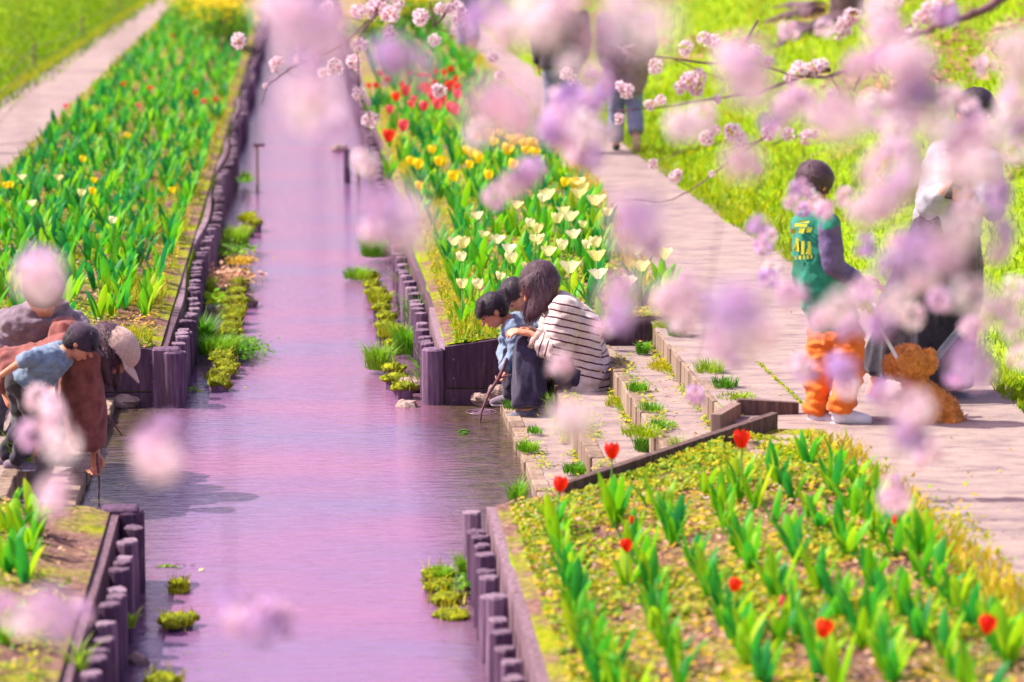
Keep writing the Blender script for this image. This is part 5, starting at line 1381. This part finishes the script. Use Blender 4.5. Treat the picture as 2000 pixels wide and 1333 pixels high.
    ho = surf('hair', hp, M['hair_brown'], rt, .007, 3, .005, (60, 60, 8), 4); strands(ho, 3000, .05, .0012, M['hair_brown'], rt, (.1, 0, -1), .005)
    cp = [('e', hc + u * .030 + f * .012, (.116, .122, .10), u, s)]
    o = surf('cap', cp, C['tan'], rt, .007, 3, .002)
    # cut the lower part of the cap away, leave the crown shell
    bm = __import__('bmesh').new(); bm.from_mesh(o.data)
    cc = hc + u * .020 - rt.location
    dead = [v for v in bm.verts if (v.co - cc).dot(u) < -.004]
    __import__('bmesh').ops.delete(bm, geom=dead, context='VERTS'); bm.to_mesh(o.data); bm.free()
    mb = MB(); n = 12
    for ring, (out, dz) in enumerate(((.0, 0), (.05, -.004), (.095, -.02))):
        for i in range(n + 1):
            a = -1.05 + 2.1 * i / n; q = hc + u * (.022 + dz) + f * ((.118) * math.cos(a) + out * math.cos(a) ** .5) + s * (.112 * math.sin(a) * (1 - ring * .06)) - rt.location
            mb.v += [tuple(q), tuple(q - u * .004)]
    for ring in range(2):
        for i in range(n):
            a0 = (ring * (n + 1) + i) * 2; b0 = ((ring + 1) * (n + 1) + i) * 2
            mb.f += [(a0, a0 + 2, b0 + 2, b0), (a0 + 1, b0 + 1, b0 + 3, a0 + 3)]; mb.m += [0, 0]
    obj('cap_brim', mb, C['tan'], rt, smooth=True)
    mb = MB(); a = J(190, 905, Yc - .2); e = J(193, 972, Yc - .16)
    mb.tube([a + Vector((0, 0, .05)), a, lerp3(a, e, .5) + Vector((.006, 0, 0)), e, e + Vector((0, 0, -.06))], [.005, .006, .005, .004, .004], 6)
    tag(obj('stick', mb, M['twig']), 'thin dark stick dangling straight down from the rust coated person\'s hand', 'stick')
    mb = MB(); a = J(196, 800, Yc + .1); e = J(238, 850, Yc + .3)
    mb.tube([a, lerp3(a, e, .5) + Vector((0, 0, .01)), e], [.006, .006, .004], 6); tag(obj('stick', mb, M['twig']), 'slanting brown stick poking from behind the rust coat sleeve', 'stick')
    # child in pale blue between them
    Yc = 14.75
    r = .076; hc = J(157, 668, Yc)
    rt = child('child in loose pale blue shirt and dark cap bending forward at the left edge', hc, (.75, -.1, -.65), (.55, 0, .8), r,
          J(118, 694, Yc), J(50, 742, Yc + .02), [(J(100, 690, Yc - .10), J(45, 705, Yc - .18), J(0, 735, Yc - .15)), (J(118, 685, Yc + .10), J(100, 740, Yc + .10), J(80, 780, Yc + .02))],
          [(J(48, 760, Yc - .06), J(75, 830, Yc - .08), J(25, 905, Yc - .0)), (J(40, 760, Yc + .08), J(50, 830, Yc + .1), J(5, 900, Yc + .1))],
          (C['blue'], 'short'), C['black'], (C['grey'], [(1, -.1, 0), (1, 0, 0)]), [(J(0, 735, Yc - .15), (-.8, -.2, -.4), (0, 0, -1), .4)], None, .135, .150)
    f = Vector((.75, -.1, -.65)).normalized(); u = Vector((.55, 0, .8)); u = (u - f * u.dot(f)).normalized(); s = f.cross(u)
    o = surf('cap', [el(hc + u * r * .35 - f * r * .05, (r * 1.02, r * 1.12, r * .95), u, s)], C['darkcap'], rt, .007, 3, .002)
    surf('cap_brim', [('t', [hc + f * r * .9 + u * r * .35, hc + f * r * 1.7 + u * r * .25], [(r * .75, r * .06), (r * .5, r * .05)], s)], C['darkcap'], rt, .005, 1)
left_group()

# --- people walking away down the far path
def walker(label, px, py, topc, botc, hgt=1.58, bag=None, stride=.12, h2=None):
    p = P(px, py); rt = tag(empty('person', p), label, 'person', None)
    def L(x, y, z): return p + Vector((x, y, z * hgt / 1.6))
    hc = L(0, 0, 1.50); sh = L(0, 0, 1.30); wst = L(0, 0, 1.05); hip = L(0, 0, .88)
    b = head(hc, (0, 1, -.05), (0, 0, 1), .1) + [('c', [hc, sh], [.045, .06], None), ('t', [sh, wst, hip], [(.17, .09), (.14, .085), (.155, .10)], (1, 0, 0)),
        ('c', [L(-.19, 0, 1.28), L(-.22, .02, 1.02), L(-.2, .12, .82)], [.045, .036, .024], None), ('c', [L(.19, 0, 1.28), L(.22, .0, 1.02), L(.2, .1, .82)], [.045, .036, .024], None),
        ('c', [L(-.08, 0, .88), L(-.08, stride * .7, .48), L(-.08, stride, .07)], [.08, .055, .036], None), ('c', [L(.08, 0, .88), L(.08, stride * .1, .48), L(.08, -stride * 1.6, .16)], [.08, .055, .036], None)]
    b += hand(L(-.2, .12, .82), (0, .2, -1), (1, 0, 0), .075, .4) + hand(L(.2, .1, .82), (0, .2, -1), (-1, 0, 0), .075, .4, 1, -1)
    surf('body', b, M['skin'], rt, .009, 3)
    surf('hair', [el(hc + Vector((0, -.015, .02)), (.105, .11, .11)), el(hc + Vector((0, -.06, -.06)), (.085, .05, .08))], M['hair'], rt, .010, 3, .004, (40, 40, 20))
    surf('jacket', [('t', [L(0, 0, 1.36), L(0, 0, 1.28), L(0, 0, 1.05), L(0, 0, .80)], [(.08, .06), (.20, .115), (.185, .12), (.20, .14)], (1, 0, 0)), ('c', [L(-.2, 0, 1.27), L(-.23, .02, 1.02), L(-.21, .1, .86)], [.07, .06, .045], None), ('c', [L(.2, 0, 1.27), L(.23, .0, 1.02), L(.21, .08, .86)], [.07, .06, .045], None)], topc, rt, .012, 5, .012, (8, 8, 8), px)
    surf('trousers', [el(L(0, 0, .86), (.17, .125, .10), (0, 0, 1), (1, 0, 0)), ('t', [L(-.08, 0, .86), L(-.08, stride * .7, .48), L(-.08, stride, .10)], [.10, .08, .075], None), ('t', [L(.08, 0, .86), L(.08, stride * .1, .48), L(.08, -stride * 1.5, .20)], [.10, .08, .075], None)], botc, rt, .012, 5, .010, (8, 8, 5), px)
    a = L(-.08, stride, .05); surf('shoe', [('c', [a, a + Vector((0, .14, -.01))], [.042, .032], None)], C['black'], rt, .009, 3)
    a = L(.08, -stride * 1.6, .15); surf('shoe', [('c', [a + Vector((0, -.03, .0)), a + Vector((0, .05, -.12))], [.042, .032], None)], C['mauve'], rt, .009, 3)
    surf('sole', [('t', [a + Vector((0, -.075, .03)), a + Vector((0, -.055, -.05)), a + Vector((0, .0, -.14))], [(.032, .010), (.042, .010), (.03, .010)], (1, 0, 0))], C['sole'], rt, .007, 2)
    return rt, L
rt, L_ = walker('walker in slate top with mauve coat tied at the waist, tan sole lifted', 1222, 298, C['slate'], C['denim'])
surf('tied_coat', [('t', [L_(0, -.02, 1.02), L_(.02, -.03, .88), L_(-.03, -.03, .60)], [(.20, .15), (.23, .17), (.17, .13)], (1, 0, 0))], C['mauve'], rt, .012, 5, .03, (7, 7, 5), 2)
walker('walker in dark navy jacket and pale denim trousers, mostly behind blossom', 1095, 300, C['black'], C['denim'], 1.62)
walker('walker in black clothes on the far path behind the upper blossoms', 915, 100, C['navy'], C['denim'], 1.6)
walker('tiny distant walker at the top of the left path', 352, 8, C['purple'], C['black'], 1.5)
walker('distant walker in violet at the top of the far right bank', 735, 45, C['purple'], C['black'], 1.5)

# ------------------------------------------------------------------ cherry blossom hanging before the view
def flower_mb(seed, full=1.0):
    q = random.Random(seed); mb = MB(); r = .0185
    for p in range(5):
        a = p * 1.2566 + q.uniform(-.12, .12); ca, sa = math.cos(a), math.sin(a); tl = q.uniform(.15, .55); k = len(mb.v)
        for (u, v) in ((.08, 0), (.30, -.24), (.34, 0), (.30, .24), (.90, -.40), (.93, 0), (.95, .40), (1.12, -.22), (1.10, .22)):
            x = r * u; y = r * v * 1.0; z = r * (tl * u * u * .8 - .10 * (1 - abs(v)) + .12 * abs(v))
            mb.v.append((x * ca - y * sa, x * sa + y * ca, z))
        mb.f += [(k, k + 1, k + 2), (k, k + 2, k + 3), (k + 1, k + 4, k + 5, k + 2), (k + 2, k + 5, k + 6, k + 3), (k + 4, k + 7, k + 5), (k + 5, k + 8, k + 6)]; mb.m += [1, 1, 0, 0, 0, 0]
    for p in range(7):
        a = p * .9; d = Vector((math.cos(a) * .35, math.sin(a) * .35, 1)); b = d * r * .5; s = Vector((-math.sin(a), math.cos(a), 0)) * .0008
        mb.add([s, -s, b - s, b + s], [(0, 1, 2, 3)], 2)
    mb.tube([(0, 0, -.010), (0, 0, -.001)], [.0022, .0034], 5, 2)
    return mb
FLM = [flower_mb(i) for i in range(4)]
FMATS = [M['petal'], M['petal_deep'], M['stamen']]
FLME = [m.mesh('flower', [M['petal_crisp'], M['petal_deep'], M['stamen']]) for m in FLM]
def ball(seed, R, n):
    """positions and rotations of n flowers round a cluster centre"""
    q = random.Random(seed); out = []
    for i in range(n):
        z = 1 - 2 * (i + .5) / n; a = i * 2.39996 + q.uniform(-.3, .3); rr = math.sqrt(1 - z * z)
        d = Vector((rr * math.cos(a), rr * math.sin(a), z)); d = (d + Vector((q.uniform(-.25, .25), q.uniform(-.25, .25), q.uniform(-.25, .25)))).normalized()
        out.append((d * R * q.uniform(.75, 1.15), d.to_track_quat('Z', 'Y'), q.uniform(.85, 1.2), q.randrange(4)))
    return out
def cluster_joined(seed, R, n):
    items = {0: [], 1: [], 2: [], 3: []}
    for p, qt, s, k in ball(seed, R, n): items[k].append(np.array(Matrix.Translation(p) @ qt.to_matrix().to_4x4() @ Matrix.Scale(s, 4)))
    it = [(arrays(FLM[k]), v, NP.uniform(-.25, .25, len(v))) for k, v in items.items() if v]
    return merge('blossom_cluster', it, FMATS)
NEARC = [cluster_joined(i, .032, (11, 15, 10, 16, 9, 13)[i]) for i in range(6)]
SMALLC = [cluster_joined(i + 20, .014, 4) for i in range(3)]
BALLS = [ball(40 + i, .030, 11) for i in range(5)]
PEDM = []
for b in BALLS:
    mb = MB()
    for p, qt, s, k in b: mb.tube([(0, 0, 0), p * .55, p * .92], [.0016, .0010, .0012], 4)
    PEDM.append(mb.mesh('blossom_cluster', [M['stamen']]))
def branch(label, paths, blooms, near, group=None):
    """paths: list of (polyline of (px,py,Y), r0, r1); blooms: list of (px,py,Y,size)"""
    o0 = J(*paths[0][0][0]); rt = tag(empty('cherry_branch', o0), label, 'cherry branch', group)
    for pl, r0, r1 in paths:
        pts = [J(*p) for p in pl]; sm = []
        for i in range(len(pts) - 1):
            a = pts[max(i - 1, 0)]; b = pts[i]; c = pts[i + 1]; d = pts[min(i + 2, len(pts) - 1)]
            for k in range(4):
                t = k / 4; sm.append(.5 * ((2 * b) + (c - a) * t + (2 * a - 5 * b + 4 * c - d) * t * t + (3 * b - a - 3 * c + d) * t ** 3) + Vector((U(-1, 1), 0, U(-1, 1))) * r0 * .5)
        sm.append(pts[-1]); n = len(sm)
        mb = MB(); mb.tube([p - o0 for p in sm], [(r0 + (r1 - r0) * i / (n - 1)) * (1 + .15 * math.sin(i * 2.3)) for i in range(n)], 6)
        obj('twig', mb, M['twig'], rt)
    for i, (px, py, Y, sz) in enumerate(blooms):
        p = J(px, py, Y) - o0
        if near:
            small = sz < .6
            o = link('blossom_cluster', R_.choice(SMALLC if small else NEARC), rt); o.location = p; o.rotation_euler = (U(0, 6), U(0, 6), U(0, 6)); o.scale = (sz * (2 if small else 1) * U(.85, 1.1), sz * (2 if small else 1) * U(.85, 1.1), sz * (2 if small else 1) * U(.9, 1.15))
        else:
            k = R_.randrange(5); o = link('blossom_cluster', PEDM[k], rt); o.location = p; o.rotation_euler = (U(-.6, .6), U(-.6, .6), U(0, 6)); o.scale = (sz,) * 3
            for fp_, qt, s, j in BALLS[k]:
                f = link('flower', FLME[j], o); f.location = fp_; f.rotation_mode = 'QUATERNION'; f.rotation_quaternion = qt; f.scale = (s,) * 3
    return rt
# crisp twigs at middle distance
D = 12.6
branch('thin drooping twig with four crisp blossom balls over the far canal water',
       [([(840, -60, D), (760, -10, D), (715, 45, D), (655, 98, D), (605, 118, D), (560, 140, D), (535, 158, D), (520, 172, D), (511, 204, D)], .0065, .002), ([(590, 118, D), (560, 138, D), (578, 152, D)], .002, .001), ([(520, 66, D), (500, 100, D), (487, 112, D)], .0025, .0018), ([(600, 30, D), (555, 45, D), (520, 66, D)], .003, .0025), ([(715, 45, D), (690, 36, D), (650, 33, D)], .003, .002)],
       [(540, 126, D, .82), (592, 108, D, .92), (580, 116, D + .1, .5), (653, 131, D, .92), (465, 81, D, .9), (518, 168, D, .28), (632, 142, D + .2, .6), (560, 20, D + .2, .9), (640, 12, D, .7), (573, 15, D - .1, .8)], False)
branch('twig with round pale blossom balls beside the right timber edging',
       [([(800, -40, D), (735, 30, D), (700, 80, D), (700, 130, D), (702, 180, D), (722, 233, D)], .005, .0018), ([(722, 233, D), (716, 300, D), (712, 318, D)], .002, .001)],
       [(703, 88, D, .85), (692, 122, D + .1, .85), (701, 183, D, .78), (722, 235, D, .95), (735, 18, D, 1.2), (762, 28, D - .1, 1.1), (745, 5, D, 1.0), (775, 8, D, .9), (700, 22, D, .9), (760, 62, D, .8)], False)
branch('dark knotted twig with scattered blossoms before the far yellow flowers',
       [([(905, -40, D), (880, 10, D), (850, 50, D), (846, 35, D), (840, 3, D)], .006, .003), ([(850, 50, D), (870, 62, D), (905, 58, D)], .003, .0015), ([(905, 58, D), (930, 45, D), (960, 60, D)], .003, .0012), ([(870, 170, D), (890, 162, D), (905, 150, D)], .002, .001)],
       [(857, 177, D, .85), (895, 40, D, .7), (905, 30, D, .8), (820, 35, D + .1, 1.0), (850, 80, D, .75), (890, 15, D, .9), (963, 112, D, .7), (975, 147, D, .55), (862, 18, D, .7)], False)
branch('crisp blossom twig across the walkers, red stemmed, in the upper middle',
       [([(1480, 40, D), (1420, 120, D), (1310, 113, D), (1230, 100, D), (1200, 60, D)], .006, .002), ([(1480, 185, D), (1420, 190, D), (1350, 200, D), (1275, 212, D), (1180, 216, D)], .006, .002), ([(1620, 137, D), (1560, 150, D), (1480, 185, D)], .011, .006), ([(1310, 113, D), (1370, 140, D), (1420, 158, D)], .003, .0015)],
       [(1340, 95, D, .85), (1375, 75, D, .75), (1395, 82, D, .85), (1280, 130, D, .85), (1345, 160, D, 1.0), (1365, 150, D, .9), (1330, 172, D, .8), (1360, 175, D, .9), (1225, 178, D, .8), (1212, 168, D, .6), (1270, 205, D, .7), (1290, 196, D, .6), (1400, 195, D, .6), (1210, 232, D, .6), (1120, 160, D, .7), (1105, 145, D, .7)], False)
branch('stouter mauve twig with crisp white blossoms against the right lawn',
       [([(1780, 50, D), (1700, 110, D), (1640, 142, D), (1585, 152, D), (1520, 140, D), (1450, 115, D)], .012, .003), ([(1620, 145, D), (1640, 178, D), (1652, 200, D)], .004, .002), ([(1685, 145, D), (1668, 178, D)], .006, .004), ([(1590, 260, D), (1540, 270, D), (1505, 285, D)], .004, .002), ([(1500, 268, D), (1450, 285, D), (1400, 300, D)], .003, .0015)],
       [(1560, 140, D, 1.1), (1590, 135, D, 1.0), (1605, 128, D, .8), (1545, 155, D, .8), (1430, 258, D, 1.0), (1445, 272, D, .9), (1500, 262, D, .9), (1540, 262, D, .75), (1575, 268, D, .8), (1590, 262, D, .6), (1380, 270, D, .9), (1395, 255, D, .7), (1510, 245, D, .8), (1475, 100, D, .8), (1500, 120, D, .7), (1610, 212, D, .7), (1625, 185, D, .7)], False)
branch('arching twig with small blossoms hanging over the right path edge',
       [([(1500, 265, D), (1430, 310, D), (1380, 350, D), (1335, 380, D), (1290, 395, D), (1240, 388, D)], .005, .0015), ([(1340, 290, D), (1300, 310, D), (1280, 315, D)], .002, .001)],
       [(1276, 320, D, .55), (1318, 348, D, .75), (1325, 338, D, .5), (1390, 340, D, .4), (1480, 330, D, .6)], False)
branch('thick mauve limb sloping down from the top right with clustered blossoms',
       [([(1990, -30, 10.5), (1930, 12, 10.5), (1880, 35, 10.5), (1840, 50, 10.5), (1800, 62, 10.6), (1760, 60, 10.8), (1700, 35, 11)], .019, .007), ([(1800, 62, 10.6), (1740, 85, 11), (1690, 60, 11.4), (1660, 35, 11.6)], .006, .002)],
       [(1650, 52, 12, 1.05), (1665, 32, 12, .95), (1640, 62, 12, .8), (1820, 22, 11, 1.05), (1845, 12, 11, 1.05), (1800, 38, 11, .9), (1840, 30, 11, .9), (1730, 55, 11, .9), (1745, 40, 11, .8), (1750, 5, 11.5, .8), (1860, 40, 10.8, .7), (1780, 70, 11.4, .8)], False)
# blurred sprays close to the viewer: (px, py, apparent size)
def near(label, ids, d0, lead):
    bl = []; pl = [lead]
    for k, (px, py, sz) in enumerate(ids):
        Y = d0 * (1 + .06 * math.sin(px * .7 + py)); s = 1.05 * sz / (6000 / Y) / .098
        if s > 1.4: Y *= 1.4 / s; s = 1.4
        if s < .8: Y = Y * .8 / max(s, .42); s = .8 if s > .42 else .8
        bl.append((px, py, Y, s))
    cen = sorted([b[:3] for b in bl], key=lambda b: (b[0] - lead[0]) ** 2 + (b[1] - lead[1]) ** 2)
    paths = [([lead] + [(cen[0][0], cen[0][1] - 8, cen[0][2])], .0016, .0012)]
    done = [cen[0]]
    for c in cen[1:]:
        n = min(done, key=lambda b: (b[0] - c[0]) ** 2 + (b[1] - c[1]) ** 2 + (60 * (b[2] - c[2])) ** 2)
        paths.append(([n, ((n[0] + c[0]) / 2 + U(-8, 8), (n[1] + c[1]) / 2 - 12, (n[2] + c[2]) / 2), c], .0016, .0010)); done.append(c)
    return branch(label, paths, bl, True)
N1 = [(590, 45, 150), (640, 60, 130), (545, 15, 110), (605, 200, 125), (640, 245, 90), (600, 110, 70)]
near('blurred blossom spray hanging over the far canal at the top', N1, 3.4, (560, -120, 3.0))
N2 = [(765, 110, 100), (815, 135, 100), (930, 50, 90), (980, 205, 160), (1010, 225, 110), (935, 265, 70), (995, 60, 100), (960, 15, 90)]
near('blurred pale spray covering the upper red tulips', N2, 3.3, (900, -130, 3.0))
N3 = [(1060, 55, 110), (1115, 125, 80), (1165, 75, 100), (1265, 50, 160), (1215, 5, 100), (1095, 10, 100), (1035, 5, 80)]
near('broad blurred lilac spray hiding the walkers\' heads', N3, 3.2, (1150, -150, 3.0))
N4 = [(1115, 195, 85), (1160, 150, 80), (1095, 230, 75), (1140, 250, 80), (1150, 205, 70), (1080, 260, 80), (1130, 290, 75), (1175, 265, 65), (1150, 310, 75), (1095, 200, 60), (1180, 180, 60)]
near('dense half blurred spray in front of the walking couple', N4, 6.5, (1170, -60, 6.5))
N5 = [(712, 318, 62)]
near('single rosy blossom bud hanging over the thick dark water post', N5, 6.0, (720, -60, 6.0))
N6 = [(775, 410, 130), (815, 440, 100), (740, 400, 90), (730, 450, 70), (790, 465, 90)]
near('large soft blossom hanging over the right timber edging', N6, 3.4, (790, -150, 3.2))
N7 = [(1030, 340, 70), (1000, 365, 70), (965, 385, 60), (1045, 325, 50)]
near('slanting lilac spray above the cream tulips', N7, 5.0, (1080, -60, 5.2))
N8 = [(1245, 430, 125), (1235, 470, 100), (1215, 575, 110), (1210, 620, 80), (1335, 575, 110), (1305, 590, 80)]
near('soft pink spray over the path beside the seated woman', N8, 3.3, (1280, -140, 3.2))
N9 = [(1455, 125, 125), (1465, 165, 110), (1430, 110, 90), (1330, 245, 80), (1375, 225, 60), (1355, 250, 70), (1450, 315, 100), (1535, 210, 70), (1510, 240, 70), (1560, 190, 70)]
near('blurred round blossoms over the lawn right of the walkers', N9, 3.6, (1480, -130, 3.4))
N10 = [(1640, 225, 125), (1680, 235, 90), (1600, 240, 80), (1740, 250, 60), (1770, 240, 50)]
near('lilac blossoms above the boy\'s head', N10, 3.6, (1660, -120, 3.4))
N11 = [(1715, 15, 70), (1775, 200, 80), (1800, 120, 70), (1730, 60, 90), (1770, 125, 115), (1800, 180, 115), (1825, 235, 100), (1740, 110, 80), (1680, 130, 80)]
near('heavy diagonal spray of blossom at the upper right', N11, 3.6, (1790, -130, 3.4))
N12 = [(1745, 290, 70), (1780, 340, 80), (1730, 330, 105), (1760, 370, 95), (1720, 400, 80), (1690, 410, 75), (1690, 480, 60), (1652, 385, 50), (1770, 300, 70)]
near('pink spray between the boy and the grey topped adult', N12, 4.6, (1750, -60, 4.6))
N13 = [(1862, 262, 80), (1845, 315, 75), (1900, 350, 80), (1895, 215, 55), (1950, 380, 70), (1885, 275, 90), (1852, 335, 85), (1890, 405, 70), (1905, 240, 60), (1915, 320, 115), (1940, 260, 90), (1940, 335, 80)]
near('lilac spray over the chest of the grey topped adult', N13, 4.0, (1930, -100, 3.8))
N14 = [(1985, 95, 110), (1995, 140, 90), (1980, 210, 80), (1990, 250, 80), (1970, 190, 60)]
near('rosy lilac blossom at the right edge near the top', N14, 3.8, (2060, -90, 3.6))
N15 = [(1870, 450, 110), (1765, 480, 85), (1835, 585, 60),  (1800, 480, 100), (1850, 500, 100), (1740, 525, 90), (1810, 540, 80), (1690, 565, 70)]
near('broad blossom spray before the dark skirt', N15, 3.8, (1900, -120, 3.6))
N16 = [(1900, 640, 60), (1985, 300, 60), (1940, 610, 70), (1995, 700, 60), (1955, 450, 85), (1950, 490, 70), (1900, 580, 95), (1965, 605, 95), (1985, 560, 60), (1985, 650, 70)]
near('pale pink spray at the right edge beside the dark skirt', N16, 3.9, (2060, -60, 3.8))
N17 = [(1757, 588, 80), (1738, 615, 60), (1780, 620, 50)]
near('warm rosy blossom right above the poodle', N17, 3.8, (1800, -160, 3.7))
N18 = [(1895, 700, 100), (1915, 730, 80), (1870, 735, 60)]
near('soft lilac blossom right of the poodle', N18, 3.6, (2080, 100, 3.5))
N19 = [(1745, 785, 80), (1790, 800, 90), (1780, 850, 90), (1720, 765, 50), (1810, 885, 50)]
near('large lilac blossom spray hiding the poodle\'s body', N19, 3.6, (1900, -150, 3.5))
N20 = [(1745, 950, 55), (1755, 980, 55), (1735, 975, 40)]
near('small violet petal cluster over the path edge', N20, 3.8, (1830, -100, 3.8))
N21 = [(1440, 605, 120), (1475, 650, 110), (1415, 665, 90), (1545, 575, 70), (1440, 695, 70)]
near('broad white pink blossom spray left of the boy', N21, 3.5, (1500, -160, 3.3))
N22 = [(1640, 600, 95), (1720, 640, 70),  (1690, 590, 80), (1600, 630, 80), (1660, 640, 60)]
near('lilac spray across the boy\'s waist', N22, 3.7, (1640, -160, 3.5))
N23 = [(1645, 725, 75), (1655, 755, 60), (1560, 710, 42), (1575, 725, 30), (1632, 700, 40)]
near('soft blossoms over the boy\'s knee', N23, 4.3, (1640, -100, 4.2))
N24 = [(1480, 445, 55), (1500, 460, 45), (1490, 480, 40), (1510, 530, 40), (1500, 545, 35)]
near('small pink blossoms over the path left of the boy', N24, 5.0, (1500, -80, 5.0))
N25 = [(1560, 370, 50), (1545, 395, 45), (1590, 390, 45), (1610, 410, 40), (1570, 410, 40)]
near('small pale blossoms on the boy\'s neck and shoulder', N25, 5.2, (1600, -80, 5.2))
N26 = [(1355, 768, 38), (1365, 780, 30)]
near('small lone petal over the middle tread', N26, 5.0, (1500, -160, 4.6))
N27 = [(1120, 820, 105), (1095, 712, 52)]
near('soft lilac blossom in front of the treads below the seated woman', N27, 3.3, (1180, -220, 3.0))
N28 = [(70, 555, 90), (88, 555, 80), (75, 540, 100), (95, 570, 80), (55, 530, 70), (85, 510, 60)]
near('soft pink blossom hiding the head of the grey shirted person', N28, 3.3, (20, -160, 3.2))
N29 = [(100, 820, 75), (75, 780, 60), (120, 870, 80), (60, 850, 70), (100, 790, 60)]
near('open blossom in front of the bent child at the left', N29, 3.9, (-60, 300, 3.8))
N30 = [(108, 960, 95), (100, 985, 70)]
near('pink blossom at the corner of the near left bed', N30, 3.6, (-60, 500, 3.4))
N31 = [(305, 860, 100), (310, 900, 110), (290, 880, 90), (330, 840, 60)]
near('large pale blossom over the water right of the rust coat', N31, 3.1, (200, -250, 2.9))
N32 = [(90, 1190, 110), (60, 1210, 90), (120, 1220, 90), (150, 1190, 60), (20, 1200, 70), (5, 1180, 60)]
near('large lilac blossom at the bottom left over the stakes', N32, 3.2, (-100, 700, 3.0))
N33 = [(500, 1230, 90), (470, 1215, 80), (530, 1190, 70), (450, 1180, 55), (550, 1220, 60)]
near('open star shaped blossom floating low over the near water', N33, 3.1, (430, -300, 2.9))

N34 = [(1850, 30, 60), (1700, 200, 60), (1610, 55, 40), (1540, 60, 40), (1740, 200, 60), (1860, 190, 60), (1920, 130, 40)]
near('scattered smaller blurred blossoms among the upper right sprays', N34, 4.8, (1800, -100, 4.8))
N35 = [(1330, 560, 70), (1365, 600, 70), (1180, 640, 50), (1330, 630, 60), (1270, 480, 60)]
near('thin wash of pale blossoms over the path above the top step', N35, 3.6, (1400, -160, 3.4))
